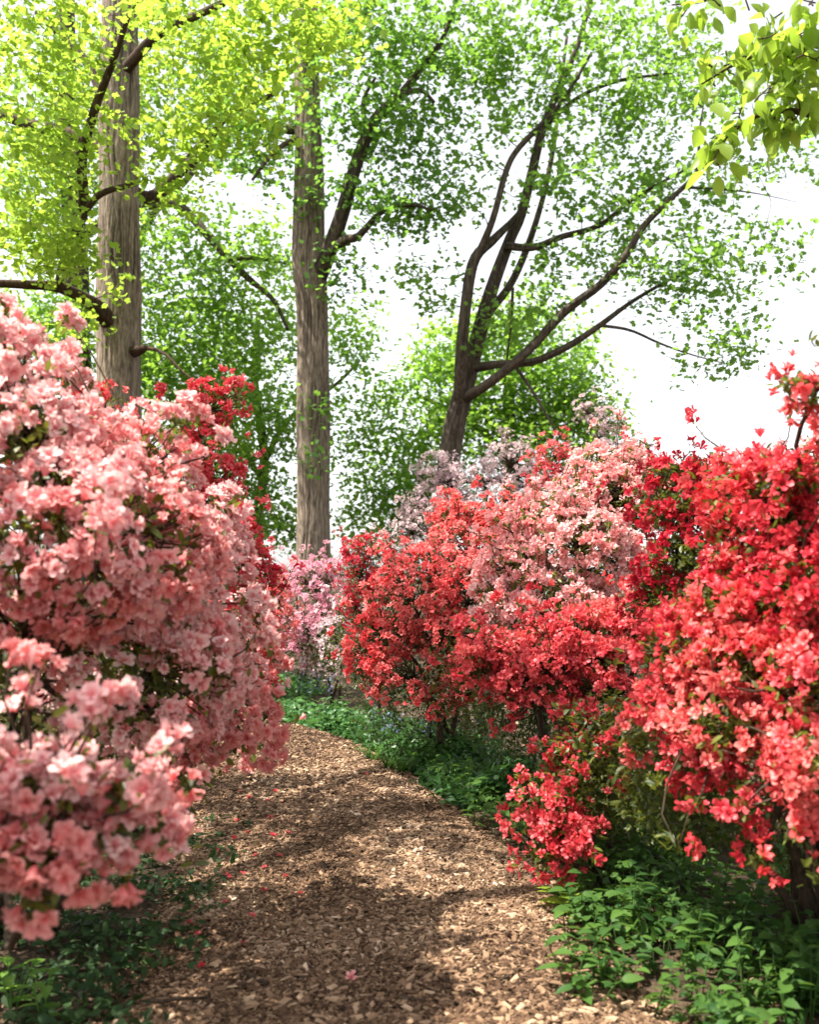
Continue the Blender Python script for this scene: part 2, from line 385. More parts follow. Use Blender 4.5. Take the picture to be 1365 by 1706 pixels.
# dead leaves and bits lying on the soil beside the path
n = 5000
q = np.stack([rng.uniform(-3.2, 3.6, n), rng.uniform(2.2, 12, n), np.zeros(n)], 1)
q[:, 2] = (fbm(np.concatenate([q[:, :2] * .9, 0 * q[:, :1]], -1), 5) - .5) * .05 - .012
nrm = norm(np.stack([rng.normal(0, .35, n), rng.normal(0, .35, n), np.ones(n)], 1))
v, f, d = spread(*LF_OVAL, frames(nrm, rng), rng.uniform(.03, .07, n), q, rng.random(n) * .8)
lit = obj('leaf_litter', mesh('leaf_litter', v, f, d, False), M_CHIP, ground, 'stuff')

# ------------------------------------------------------------------ trees
def bark_tube(pts, radii, rings, sides, ridge=.05, seed=0, closed=True, freq=9):
    P = catmull(pts, rings); R = np.interp(np.linspace(0, 1, rings), np.linspace(0, 1, len(radii)), radii)
    T = norm(np.gradient(P, axis=0)); ref = np.array([[.0, 1.0, .13]])
    x = norm(np.cross(T, ref)); y = np.cross(T, x)
    a = np.arange(sides) / sides * 2 * math.pi
    ca, sa = np.cos(a), np.sin(a)
    arc = np.concatenate([[0], np.cumsum(np.linalg.norm(np.diff(P, axis=0), axis=1))])
    A, Z = np.meshgrid(a, arc)
    warp = (vnoise(np.stack([np.cos(A) * 2, np.sin(A) * 2, Z * 1.1], -1), seed) - .5) * .5
    q = np.stack([np.cos(A + warp) * freq * .5, np.sin(A + warp) * freq * .5, Z * .55], -1)
    rd = 1 - np.abs(vnoise(q, seed + 3) * 2 - 1)
    rd = rd * .7 + .3 * (1 - np.abs(vnoise(q * 2.3, seed + 5) * 2 - 1))
    lump = vnoise(np.stack([np.cos(A) * 1.2, np.sin(A) * 1.2, Z * .6], -1), seed + 8) - .5
    rr = R[:, None] * (1 + ridge * (rd - .6) * 1.6 + .17 * lump)
    V = P[:, None, :] + rr[..., None] * (x[:, None, :] * ca[None, :, None] + y[:, None, :] * sa[None, :, None])
    V = V.reshape(-1, 3)
    i = np.arange(sides); j = (i + 1) % sides; F = []
    base = (np.arange(rings - 1) * sides)[:, None]
    F = np.concatenate([np.stack([base + i, base + j, base + j + sides], -1).reshape(-1, 3), np.stack([base + i, base + j + sides, base + i + sides], -1).reshape(-1, 3)])
    e = (rings - 1) * sides
    F = np.concatenate([F, np.array([(e, e + s, e + s + 1) for s in range(1, sides - 1)])])
    D = np.zeros((len(V), 4)); D[:, 0] = np.clip((rd.ravel() - .25) * 1.7, 0, 1); D[:, 3] = 1
    return V, F, D, P, R

def tree(name, label, base, trunk, limbs, pads, leaf, lsize, lmat, bark, per=16, cl=.42, group=None, seed=0, n_ind=0, limb_bark=None, ridge=.05, tw_r=.02, droop=.0, fine=True, fq=24):
    """trunk, limbs: lists of (x,y,z,r) ; pads: (px,py,Y,wpx,hpx,depth,n twigs)"""
    rng = np.random.default_rng(seed); base = np.array(base, float)
    root = thing(name, label, 'tree', base, group)
    nodes, nrad = [], []
    tk = np.array(trunk, float); ln = np.sum(np.linalg.norm(np.diff(tk[:, :3], axis=0), axis=1))
    v, f, d, P, R = bark_tube(tk[:, :3], tk[:, 3], int(max(30, min(220, ln * 11))) if fine else 40, 120 if fine else 20, ridge, seed, freq=fq)
    obj('trunk', mesh('trunk', v - base, f, d), bark, root)
    hi = len(P) // 3; nodes.append(P[hi:]); nrad.append(R[hi:])
    for q, lb in enumerate(limbs):
        lb = np.array(lb, float); ln = np.sum(np.linalg.norm(np.diff(lb[:, :3], axis=0), axis=1))
        v, f, d, P, R = bark_tube(lb[:, :3], lb[:, 3], int(max(14, ln * 6)), 20 if fine else 10, ridge * .7, seed + 31 * q, freq=6)
        obj('limb', mesh('limb', v - base, f, d), limb_bark or bark, root)
        for _ in range(3): nodes.append(P[2:]); nrad.append(R[2:])
    nodes = np.concatenate(nodes); nrad = np.concatenate(nrad)
    cs = []
    for pad in pads:
        if pad[0] == 'w': _, x_, y_, z_, rx_, ry_, rz_, k = pad; c = np.array([x_, y_, z_]); r = np.array([rx_, ry_, rz_])
        else:
            px, py, Y, wp, hp, dep, k = pad
            c = at(px, py, Y); r = np.array([wp / 2 / FPX * Y, dep, hp / 2 / FPX * Y])
        u = rng.normal(size=(k, 3)); u = norm(u) * (rng.random((k, 1)) ** .42); cs.append(c + u * r)
    cs = np.concatenate(cs); cs = cs[cs[:, 2] > 1.2]
    dist = np.array([np.min(np.linalg.norm(nodes - c, axis=1)) for c in cs]); cs = cs[np.argsort(dist)]
    TW, TR = [], []
    m = 6
    for c in cs:
        dv = np.linalg.norm(nodes - c, axis=1); i = int(np.argmin(dv * (1 + .25 * rng.random(len(dv)))))
        a = nodes[i]; L_ = np.linalg.norm(c - a); t = np.linspace(0, 1, m)[:, None]
        bend = rng.normal(0, .12 * L_, 3) + np.array([0, 0, .10 * L_])
        jit = rng.normal(0, .025 * L_, (m, 3)); jit[0] = 0
        pl = a * (1 - t) + c * t + bend * (4 * t * (1 - t)) * .6 + jit
        r0 = min(nrad[i] * .75, tw_r * (.5 + .35 * L_)); 
        TW.append(pl); TR.append(np.linspace(r0, max(.004, r0 * .25), m))
        nodes = np.concatenate([nodes, pl[2:]]); nrad = np.concatenate([nrad, TR[-1][2:]])
    v, f, d = tube_batch(np.array(TW), np.array(TR), 5)
    obj('twigs', mesh('twigs', v - base, f, d), limb_bark or bark, root, 'stuff')
    TW = np.array(TW); k = len(TW)
    num = np.maximum(2, rng.poisson(per, k)); idx = np.repeat(np.arange(k), num); n = len(idx)
    t = np.clip(rng.normal(.85, .22, n), .25, 1.08); ti = np.clip(t * (m - 1), 0, m - 1.001); lo = ti.astype(int); fr = (ti - lo)[:, None]
    p = TW[idx, lo] * (1 - fr) + TW[idx, lo + 1] * fr
    p = p + rng.normal(0, cl, (n, 3)) * np.array([1, 1, .62])
    dirs = norm(rng.normal(size=(n, 3)) * np.array([1, 1, .6]) + np.array([0, 0, -droop]))
    nr = norm(rng.normal(0, .55, (n, 3)) + UP)
    R = frames_dir(dirs, nr); S = lsize * rng.uniform(.6, 1.2, n)
    ct = rng.random(k)[idx]; tint = np.clip(.7 * ct + .4 * rng.random(n) - .05, 0, 1)
    # the leaves that show largest become parts of their own
    ind = np.array([], int)
    if n_ind:
        sx = p[:, 0] / p[:, 1] * FPX + CX; sy = HOR - (p[:, 2] - CAMH) / p[:, 1] * FPX
        vis = (sx > 10) & (sx < 1355) & (sy > 10) & (sy < 1690) & (p[:, 1] > .5)
        face = np.abs(np.einsum('ij,ij->i', R[:, :, 2], norm(p - CAMP)))
        ind = np.argsort(-(vis * S * (.3 + face) / np.maximum(p[:, 1], .5)))[:n_ind]
        mes = []
        for q in range(8):
            dd = np.zeros((len(leaf[0]), 4)); dd[:, 0] = (q + .5) / 8; dd[:, 1] = leaf[2]; dd[:, 3] = 1
            me = mesh('leaf', leaf[0], leaf[1], dd); me.materials.append(lmat); mes.append(me)
        for i in ind:
            o = obj('leaf', mes[int(tint[i] * 7.99)], parent=root); place(o, R[i], S[i], p[i] - base)
    keep = np.ones(n, bool); keep[ind] = False
    v, f, d = spread(*leaf, R[keep], S[keep], p[keep] - base, tint[keep])
    obj('crown', mesh('crown', v, f, d), lmat, root, 'stuff')
    return root
def pl(Y, *pts):
    """polyline of (px, py, radius in m[, dY])"""
    o = []
    for q in pts:
        o.append((*at(q[0], q[1], Y + (q[3] if len(q) > 3 else 0)), q[2]))
    return o

def grounded(pts):
    """extend a trunk polyline straight down to the soil with a flare"""
    x, y, z, r = pts[0]
    return [(x, y, -.15, r * 1.35), (x, y, .5, r * 1.12)] + pts

# tall grey trunk behind the salmon azalea
Y = 18
tree('tulip_tree', 'tall tree with grey-brown trunk and lime green leaves behind salmon pink azalea', at(198, 0, Y) * [1, 1, 0],
     grounded(pl(Y, (198, 760, .385), (197, 560, .375), (197, 400, .355), (198, 200, .335), (200, 0, .31), (203, -300, .27), (200, -600, .16))),
     [pl(Y, (200, 565, .13), (168, 520, .15, -.5), (140, 497, .10, -1.0), (96, 478, .085, -1.5), (40, 474, .07, -1.8), (-60, 470, .05, -2)),
      pl(Y, (97, 478, .075, -1.5), (110, 420, .075, -1.8), (138, 345, .08, -2), (136, 270, .075, -2.2), (158, 180, .065, -2.4), (190, 95, .05, -2.6), (215, 20, .04, -2.8)),
      pl(Y, (134, 370, .055, -2), (165, 325, .05, -2.3), (235, 303, .03, -2.6)),
      pl(Y, (205, 592, .10), (232, 583, .09, -.3), (246, 580, .035, -.45), (275, 590, .028, -.7), (310, 625, .02, -.9), (345, 640, .012, -1)),
      pl(Y, (200, 300, .10, .2), (250, 330, .12, .6), (300, 285, .10, .8), (335, 255, .08, 1), (380, 190, .06, .6), (450, 160, .05, .3), (480, 110, .04, 0)),
      pl(Y, (200, 250, .10), (150, 115, .08, .8), (100, 60, .06, 1), (60, 20, .05, 1)),
      pl(Y, (198, 130, .10), (260, 60, .08, -1), (340, 20, .06, -2), (420, -20, .05, -2.5)),
      pl(Y, (196, 260, .11, .2), (120, 225, .12, .7), (40, 205, .10, .9), (-40, 175, .08, 1))],
     [(70, 60, 15, 230, 220, 1.5, 64), (60, 240, 15, 220, 230, 1.4, 66), (50, 390, 14.8, 190, 160, 1.3, 55), (360, 60, 15, 240, 190, 1.5, 54), (375, 185, 15, 220, 140, 1.2, 32), (310, 240, 15, 130, 110, .8, 20),
      (500, 30, 15.5, 230, 150, 1.5, 48), (460, 110, 15.5, 230, 90, 1.2, 24), (110, 430, 15.2, 110, 120, .9, 16), (270, 330, 15, 120, 90, .7, 9), (130, 560, 17, 60, 90, .5, 8), (200, 120, 20.5, 240, 260, .9, 60), (200, 330, 20.5, 160, 240, .8, 20), (200, 20, 16, 90, 70, .5, 5), (195, 470, 17, 50, 60, .2, 3), (200, 190, 16.6, 80, 110, .3, 3), (100, -450, 19, 700, 400, 3, 30)],
     LF_TULIP, .12, M_LIME, M_BARK, per=17, cl=.21, seed=3, n_ind=200, limb_bark=M_BARK_R, ridge=.085, tw_r=.018)

# straight trunk in the middle
Y = 22
tree('tall_tree', 'straight tall grey trunk rising behind lilac pink azalea at the path bend', at(521, 0, Y) * [1, 1, 0],
     grounded(pl(Y, (522, 930, .355), (522, 700, .345), (520, 500, .34), (515, 420, .35), (514, 250, .295), (510, 80, .27), (508, -200, .22), (508, -500, .13))),
     [pl(Y, (525, 470, .2), (548, 418, .17, -.4), (572, 350, .15, -.7), (595, 270, .135, -.8), (625, 200, .12, -.9), (668, 158, .09, -.9), (705, 110, .07, -.9), (740, 60, .05, -.9), (770, -30, .04, -1)),
      pl(Y, (545, 425, .10, -.4), (575, 400, .10, -.8), (598, 393, .075, -1), (640, 350, .05, -1.2), (690, 342, .035, -1.3), (720, 350, .02, -1.3)),
      pl(Y, (512, 215, .12), (480, 215, .11, .3), (440, 205, .10, .5), (395, 212, .085, .6), (340, 235, .07, .7), (290, 290, .05, .8)),
      pl(Y, (510, 240, .07), (485, 235, .06, -.3), (450, 260, .05, -.5), (420, 300, .03, -.6)),
      pl(Y, (665, 160, .06, -.9), (700, 150, .05, -1.2), (724, 170, .03, -1.3)),
      pl(Y, (612, 220, .05, -.9), (605, 170, .04, -.9), (625, 130, .03, -1)),
      pl(Y, (510, 100, .10), (590, 40, .08, -.6), (650, -30, .06, -1))],
     [(650, 60, 21, 300, 190, 1.6, 85), (700, 200, 21, 150, 200, 1.2, 30), (610, 190, 21, 120, 130, 1, 16), (620, 330, 21, 140, 160, 1, 18), (700, 350, 21, 130, 90, .8, 14), (545, 190, 21, 120, 160, .5, 12),
      (420, 260, 22, 160, 160, 1.2, 34), (440, 170, 22, 160, 120, 1, 24), (570, 460, 21.5, 110, 130, .7, 11), (660, 280, 21.2, 150, 200, 1, 20), (530, 690, 21.4, 40, 60, .2, 3), (525, 780, 21.4, 40, 50, .2, 2), (515, 310, 21.4, 60, 120, .2, 5), (600, -380, 22, 700, 420, 3, 45)],
     LF_MAPLE, .15, M_MID, M_BARK, per=21, cl=.28, seed=5, n_ind=80, limb_bark=M_BARK_D, ridge=.08)

# leaning many-stemmed tree on the right
Y = 22
tree('leaning_tree', 'leaning dark tree with several stems spreading above pale mauve rhododendron', at(735, 0, Y) * [1, 1, 0],
     [(*at(728, 1160, Y)[:2], -.15, .30)] + pl(Y, (738, 900, 0.254), (752, 740, 0.238), (770, 660, 0.221), (790, 590, 0.180), (806, 530, 0.164), (824, 470, 0.139), (850, 400, 0.123), (868, 360, 0.115), (884, 300, 0.107), (905, 215, 0.090), (935, 140, 0.074), (965, 70, 0.057), (1000, -60, .05)),
     [pl(Y, (765, 690, 0.141), (768, 600, 0.134, -.5), (775, 520, 0.120, -.7), (790, 435, 0.116, -.8), (822, 400, 0.095, -.5), (850, 372, 0.069, -.15), (868, 350, 0.043, 0)),
      pl(Y, (788, 445, 0.084, -.8), (820, 370, 0.071, -1), (842, 290, 0.064, -1), (862, 250, 0.060, -1), (905, 205, 0.052, -1), (940, 165, 0.042, -1), (985, 90, 0.032, -1)),
      pl(Y, (806, 530, 0.092, .2), (850, 475, 0.084, .5), (880, 410, 0.077, .6), (905, 330, 0.064, .7), (920, 260, 0.057, .8), (930, 190, 0.042, .8), (945, 60, 0.035, .8)),
      pl(Y, (772, 665, 0.120, -.1), (820, 635, 0.099, -.8), (880, 585, 0.095, -1.2), (940, 520, 0.092, -1.4), (1000, 475, 0.081, -1.6), (1040, 430, 0.071, -1.8), (1075, 375, 0.064, -1.9), (1120, 330, 0.052, -2), (1162, 285, 0.042, -2.1), (1165, 230, 0.025, -2.2), (1172, 180, 0.014, -2.2)),
      pl(Y, (1140, 312, 0.032, -2), (1200, 315, 0.025, -2.1), (1260, 322, 0.012, -2.2), (1335, 338, 0.004, -2.3)),
      pl(Y, (785, 615, 0.099), (830, 607, 0.084, -.5), (890, 602, 0.077, -.8), (950, 575, 0.071, -1), (1000, 542, 0.057, -1.2), (1050, 505, 0.042, -1.3), (1100, 475, 0.035, -1.4), (1150, 450, 0.022, -1.5)),
      pl(Y, (1000, 542, 0.039, -1.2), (1050, 550, 0.032, -1.3), (1100, 572, 0.025, -1.4), (1150, 590, 0.018, -1.5), (1210, 606, 0.010, -1.6)),
      pl(Y, (845, 410, 0.084, -.2), (890, 412, 0.077, -.6), (935, 395, 0.067, -.8), (1000, 375, 0.057, -1), (1050, 335, 0.042, -1.1), (1110, 300, 0.032, -1.2), (1180, 265, 0.022, -1.2)),
      pl(Y, (905, 215, 0.057), (960, 165, 0.042, -.3), (1030, 135, 0.035, -.5), (1120, 122, 0.025, -.7)),
      pl(Y, (855, 605, 0.042, -.6), (880, 640, 0.035, -.8), (910, 690, 0.028, -1), (935, 730, 0.018, -1.1)),
      pl(Y, (855, 480, 0.035, .4), (852, 540, 0.032, .3), (845, 600, 0.022, .2))],
     [(950, 60, 21, 400, 200, 1.6, 75), (830, 170, 21.5, 200, 230, 1.3, 36), (1050, 190, 21, 300, 230, 1.6, 62), (980, 300, 21, 260, 150, 1.3, 32), (1130, 340, 20.5, 260, 170, 1.4, 40), (1000, 420, 20.8, 220, 110, 1, 24), (1190, 440, 20, 180, 130, 1, 24),
      (1210, 555, 20, 200, 130, 1, 22), (1090, 480, 20.5, 180, 110, 1, 18), (780, 320, 21.5, 120, 180, 1, 10), (730, 470, 21.5, 140, 150, 1, 13), (830, 540, 21.5, 140, 130, .8, 12), (900, 480, 21, 120, 120, .8, 10), (1120, 60, 21, 260, 140, 1.4, 28),
      (1300, 280, 20.5, 160, 120, 1, 9), (1230, 150, 20.5, 230, 240, 1, 24), (1290, 430, 20, 120, 150, .8, 8), (690, 400, 21.5, 120, 130, .8, 10), (760, 60, 21.5, 180, 160, 1.2, 22), (1150, 620, 20, 120, 50, .5, 4), (940, -340, 22, 800, 420, 3, 45)],
     LF_MAPLE, .145, M_FRESH, M_BARK_D, per=22, cl=.24, seed=7, n_ind=100, ridge=.035, tw_r=.018)

# trees behind
Y = 27
tree('background_tree', 'dark trunked tree half hidden behind the lime leaved tree', at(130, 0, Y) * [1, 1, 0],
     grounded(pl(Y, (130, 640, .36), (126, 560, .34), (128, 450, .32), (118, 300, .28), (110, 100, .24), (110, -200, .16))),
     [pl(Y, (125, 560, .15), (150, 520, .13), (190, 470, .1), (260, 350, .10), (310, 300, .08), (340, 260, .06)),
      pl(Y, (122, 350, .15), (75, 230, .14), (30, 195, .12), (-60, 170, .1)),
      pl(Y, (120, 400, .15), (220, 350, .12, -1), (290, 340, .12, -1.2), (340, 385, .11, -1.3), (382, 432, .10, -1.4), (415, 465, .08, -1.5), (455, 500, .06, -1.5), (480, 550, .04, -1.5)),
      pl(Y, (382, 432, .06, -1.4), (430, 430, .05, -1.5), (480, 440, .03, -1.6))],
     [(60, 560, 26, 240, 220, 1.5, 90), (300, 430, 26, 240, 240, 1.6, 80), (350, 560, 26, 260, 220, 1.6, 100), (260, 620, 26, 140, 240, 1.3, 60), (100, 250, 27, 340, 420, 2, 160), (300, 120, 27, 340, 260, 2, 110), (430, 420, 25.5, 150, 180, 1.2, 26), (330, 690, 26, 200, 170, 1.3, 55), (100, -200, 27, 700, 300, 3, 50)],
     LF_MAPLE, .16, M_BACK, M_BARK_D, per=27, cl=.34, seed=11, fine=False, tw_r=.012)
Y = 30
tree('background_tree', 'bushy green tree filling the gap left of the straight grey trunk', at(420, 0, Y) * [1, 1, 0],
     grounded(pl(Y, (425, 940, .2), (430, 860, .17), (440, 760, .14), (425, 640, .11), (430, 520, .07))),
     [pl(Y, (430, 860, .08), (400, 870, .07, -.4), (470, 880, .04, -1), (500, 905, .03, -1.2)), pl(Y, (436, 800, .09), (390, 720, .07), (360, 640, .05)), pl(Y, (436, 780, .09), (480, 700, .07), (560, 640, .05), (600, 600, .04))],
     [(440, 700, 29, 200, 200, 1.5, 85), (420, 830, 29, 180, 170, 1.4, 62), (460, 560, 29, 200, 150, 1.4, 40), (470, 880, 28.6, 140, 90, 1, 22), (370, 760, 29, 120, 160, 1.2, 40), (590, 640, 29, 120, 260, 1.2, 34), (590, 560, 29, 100, 140, 1, 12), (340, 640, 30, 200, 260, 1.4, 60), (470, 440, 29, 130, 130, 1, 13)],
     LF_MAPLE, .165, M_BACK, M_BARK_D, per=27, cl=.38, seed=13, fine=False, tw_r=.010)
Y = 31
tree('background_tree', 'rounded leafy green tree standing behind the leaning dark stems', at(850, 0, Y) * [1, 1, 0],
     grounded(pl(Y, (850, 900, .3), (852, 800, .27), (848, 680, .2), (852, 560, .12), (850, 500, .06))),
     [pl(Y, (850, 760, .12), (780, 700, .09), (700, 660, .06)), pl(Y, (850, 720, .12), (920, 680, .09), (980, 640, .06)), pl(Y, (850, 800, .12), (760, 800, .09), (650, 790, .06)), pl(Y, (850, 800, .10), (930, 760, .08), (1000, 730, .05))],
     [(820, 610, 30, 280, 200, 1.8, 110), (930, 640, 30, 220, 200, 1.6, 95), (720, 680, 30, 220, 200, 1.6, 80), (860, 720, 29.5, 330, 140, 1.6, 110), (660, 780, 29.5, 200, 180, 1.6, 75), (980, 690, 30, 130, 120, 1.2, 40), (640, 870, 29, 170, 110, 1.2, 38), (760, 570, 30, 120, 120, 1.2, 20), (870, 530, 30, 140, 110, 1.2, 26), (720, 830, 29, 160, 110, 1.2, 42)],
     LF_MAPLE, .17, M_BACK, M_BARK_D, per=28, cl=.40, seed=17, fine=False, tw_r=.012)

# branch with large leaves reaching in from the right; its stem stands outside the frame
tree('dogwood_tree', 'large leaved branch hanging in from the sky above the red azaleas', (2.75, 4.4, 0),
     [(2.75, 4.4, -.1, .075), (2.72, 4.4, 1.0, .065), (2.62, 4.4, 2.2, .06), (2.5, 4.45, 3.2, .05), (2.35, 4.5, 4.2, .03), (2.2, 4.5, 4.9, .015)],
     [[(2.56, 4.4, 2.7, .03), (2.3, 4.4, 3.35, .026), *pl(4.5, (1390, 205, .02), (1330, 185, .014), (1270, 190, .010), (1215, 225, .006), (1190, 265, .004))],
      [(2.45, 4.45, 3.4, .025), *pl(4.6, (1400, 90, .018), (1320, 75, .012), (1240, 100, .008), (1170, 140, .004))],
      [(2.38, 4.48, 3.9, .02), *pl(4.5, (1380, -60, .015), (1280, -45, .010), (1180, 0, .006), (1120, 8, .003))]],
     [(1310, 45, 4.5, 150, 80, .2, 11), (1270, 105, 4.5, 190, 90, .2, 14), (1190, 120, 4.6, 80, 60, .12, 5), (1260, 170, 4.45, 150, 80, .2, 10), (1335, 160, 4.4, 90, 110, .2, 9), (1215, 235, 4.5, 70, 80, .12, 5), (1300, 210, 4.45, 90, 40, .15, 5), (1190, 15, 4.5, 130, 40, .15, 5), (1345, 90, 4.4, 60, 90, .2, 6), (1420, 60, 4.4, 200, 300, .5, 25), (1185, 285, 4.5, 40, 30, .08, 2)],
     LF_BIG, .098, M_BIG, M_TWIG, per=4.6, cl=.05, seed=19, n_ind=300, fine=False, droop=.9, tw_r=.006)

# unseen tree added outside the frame, crown shaped to shade path and hollow
tree('added_shade_tree', 'added unseen tree whose high crown shades the wood chip path', (-6.2, 1.0, 0),
     [(-6.2, 1.0, -.15, .36), (-6.2, 1.0, .6, .3), (-6.1, 1.1, 4, .26), (-5.9, 1.3, 8, .2), (-5.6, 1.7, 11, .1)],
     [[(-6.0, 1.2, 6.5, .12), (-5.6, 3.4, 8.0, .1), (-4.6, 5.6, 8.9, .06)], [(-6.0, 1.2, 6, .12), (-4.4, 3.8, 8.3, .09), (-2.2, 5.0, 9.0, .04)], [(-5.9, 1.3, 8, .1), (-5.6, 5.0, 9, .07), (-4.6, 8.4, 9.7, .04)]],
     [('w', -5.0, 5.3, 9, .8, .8, .5, 20), ('w', -4.2, 6.8, 9.2, .9, .7, .5, 18), ('w', -4.5, 9.0, 9.8, 1.2, .9, .6, 18), ('w', -3.55, 5.9, 9, .4, 1.5, .4, 36), ('w', -1.8, 5.0, 9, .6, .6, .4, 14), ('w', -3.0, 4.0, 9, .35, .6, .3, 9), ('w', -6.6, 4.6, 9.4, 1.0, 1.6, .7, 10)],
     LF_MAPLE, .14, M_MID, M_BARK_D, per=18, cl=.30, seed=23, fine=False)
# the wood goes on around the viewer: unseen trees added to cut sky light
for i_, (x_, y_, lab_) in enumerate([(7.8, 2.5, 'added unseen broad green tree past the biggest red azalea'), (1.5, -7.0, 'added unseen broad green tree at the start of the path'), (-10.5, 7.5, 'added unseen broad green tree past the big salmon pink azalea')]):
    tree('sky_blocking_tree', lab_, (x_, y_, 0), [(x_, y_, -.15, .34), (x_, y_, .6, .28), (x_, y_ + .1, 4, .24), (x_ + .2, y_, 8, .16), (x_, y_, 11, .08)],
         [[(x_, y_, 3.5, .11), (x_ + 1.2, y_ - 1, 5.2, .08), (x_ + 2.2, y_ - 1.6, 6, .04)], [(x_, y_, 4, .11), (x_ - 1, y_ + 1, 5.6, .08), (x_ - 1.8, y_ + 1.8, 6.6, .04)], [(x_, y_, 3, .1), (x_ + .8, y_ + 1.2, 4.6, .07), (x_ + 1.2, y_ + 2.2, 5.4, .04)]],
         [('w', x_, y_, 5.6, 2.4, 2.6, 2.4, 70), ('w', x_, y_, 9, 2.2, 2.4, 2.2, 50)], LF_MAPLE, .2, M_MID, M_BARK_D, per=26, cl=.5, seed=40 + i_, fine=False, group='unseen trees added to block sky light')

# ------------------------------------------------------------------ azaleas
def shrub(name, label, lobes, base, petals, fl, fsize, n_clusters, per, n_ind, leaf=M_AZ, lsize=.038, gap=.40, inner=1500, seed=0, group='azaleas in bloom along the path', catg='azalea', mix=None, rough=.22, spray=.25, rosette=4, cr=.9, stems=7, leafy=None, stem_r=.022):
    """lobes: (px, py, Y, width px, height px, half depth m); mix: (second petal material, share)"""
    rng = np.random.default_rng(1000 + seed); base = np.array([base[0], base[1], 0.0])
    root = thing(name, label, catg, base, group)
    C = np.array([at(l[0], l[1], l[2]) for l in lobes]); Rr = np.array([(l[3] / 2 / FPX * l[2], l[5], l[4] / 2 / FPX * l[2]) for l in lobes]); Rr = np.maximum(Rr - fsize * .95, np.minimum(Rr * .45, .05))
    area = (Rr[:, 0] * Rr[:, 2] + Rr[:, 0] * Rr[:, 1] + Rr[:, 1] * Rr[:, 2]); dens = np.array([l[6] if len(l) > 6 else 1.0 for l in lobes])
    pr = area * dens; pr = pr / pr.sum()
    def surface(n, shell=1.0, amp=rough):
        li = rng.choice(len(lobes), n, p=pr); u = norm(rng.normal(size=(n, 3)) + np.array([0, -.35, .12]))
        nr = norm(u / Rr[li]); p = C[li] + u * Rr[li] * shell
        ns = fbm(p * 3.2, seed) - .5
        sc = Rr[li].min(1, keepdims=True)
        p = p + nr * ns[:, None] * 2.2 * amp * np.minimum(sc, .6)
        q = np.linalg.norm((p[:, None, :] - C[None]) / Rr[None], axis=2); q[np.arange(n), li] = 9
        keep = (q.min(1) > .80) & (p[:, 2] > .12)
        return p[keep], nr[keep], li[keep]
    # clusters of flowers
    p, nr, li = surface(int(n_clusters * 4.2))
    g = vnoise(p * 4.5, seed + 7) * .6 + vnoise(p * 10, seed + 8) * .4
    ok = g > gap - .12
    tocam = norm(CAMP - p); fc = np.einsum('ij,ij->i', nr, tocam)
    ok &= (fc > -.25) | (rng.random(len(p)) < .25)
    p, nr, fc = p[ok][:n_clusters], nr[ok][:n_clusters], fc[ok][:n_clusters]
    k = len(p)
    out = (rng.random(k) < spray) * rng.random(k) * fsize * 3.0
    p = p + nr * out[:, None] + UP * (out * .5)[:, None]
    num = np.maximum(1, rng.poisson(per, k)); idx = np.repeat(np.arange(k), num); n = len(idx)
    cd = norm(nr + .35 * UP + rng.normal(0, .25, (k, 3)))
    fd = norm(cd[idx] + rng.normal(0, .62, (n, 3)))
    fp = p[idx] + fd * fsize * cr + rng.normal(0, fsize * .25, (n, 3))
    fs = fsize * .5 * rng.uniform(.74, 1.2, n)
    bud = np.where(rng.random(n) < .16, rng.uniform(.42, .75, n), 1.0); F3 = np.stack([fs * bud, fs * bud, fs * np.where(bud < 1, 1.5, rng.uniform(.8, 1.35, n))], 1)
    fd = norm(fd + rng.normal(0, .25, (n, 3)))
    R = frames(fd, rng)
    ct = np.clip(vnoise(p * 2.0, seed + 4)[idx] * .7 + .3 * rng.random(n) , 0, 1); tint = np.clip((ct - .5) * 1.3 + .5 + rng.normal(0, .12, n), 0, 1)
    which = np.zeros(n, int)
    if mix: which = ((vnoise(p * 1.7, seed + 21) + rng.normal(0, .08, k))[idx] < mix[1]).astype(int)
    mats = [petals] + ([mix[0]] if mix else [])
    sx = fp[:, 0] / fp[:, 1] * FPX + CX; sy = HOR - (fp[:, 2] - CAMH) / fp[:, 1] * FPX
    vis = (sx > 8) & (sx < 1357) & (sy > 8) & (sy < 1698)
    q = np.linalg.norm((fp[:, None, :] - C[None]) / Rr[None], axis=2).min(1)
    face = np.einsum('ij,ij->i', fd, norm(CAMP - fp))
    score = vis * fs / fp[:, 1] * (.4 + np.clip(face, 0, 1)) * np.clip(q, .6, 1.25) * rng.uniform(.9, 1.1, n) * np.clip(fc[idx] + .4, .05, 1)
    ind = np.argsort(-score)[:n_ind]
    mes = {}
    for i in ind:
        key = (which[i], int(i) % len(fl), int(tint[i] * 3.99))
        if key not in mes:
            t = fl[key[1]]; dd = np.zeros((len(t[0]), 4)); dd[:, 0] = (key[2] + .5) / 4; dd[:, 1] = t[2]; dd[:, 3] = 1
            mes[key] = mesh('flower', t[0], t[1], dd); mes[key].materials.append(mats[key[0]])
        o = obj('flower', mes[key], parent=root); place(o, R[i], F3[i], fp[i] - base)
    keep = np.ones(n, bool); keep[ind] = False
    for w_ in range(len(mats)):
        parts = []
        for t in range(len(fl)):
            s = np.where(keep & (which == w_) & (np.arange(n) % len(fl) == t))[0]
            if len(s): parts.append(spread(*fl[t], R[s], F3[s], fp[s] - base, tint[s]))
        if parts:
            v, f, d = cat(parts); obj('blossom', mesh('blossom', v, f, d), mats[w_], root, 'stuff')
    # leaves: rosettes beneath the flowers, and the inside of the bush
    ri = np.repeat(np.arange(k), rosette); n1 = len(ri)
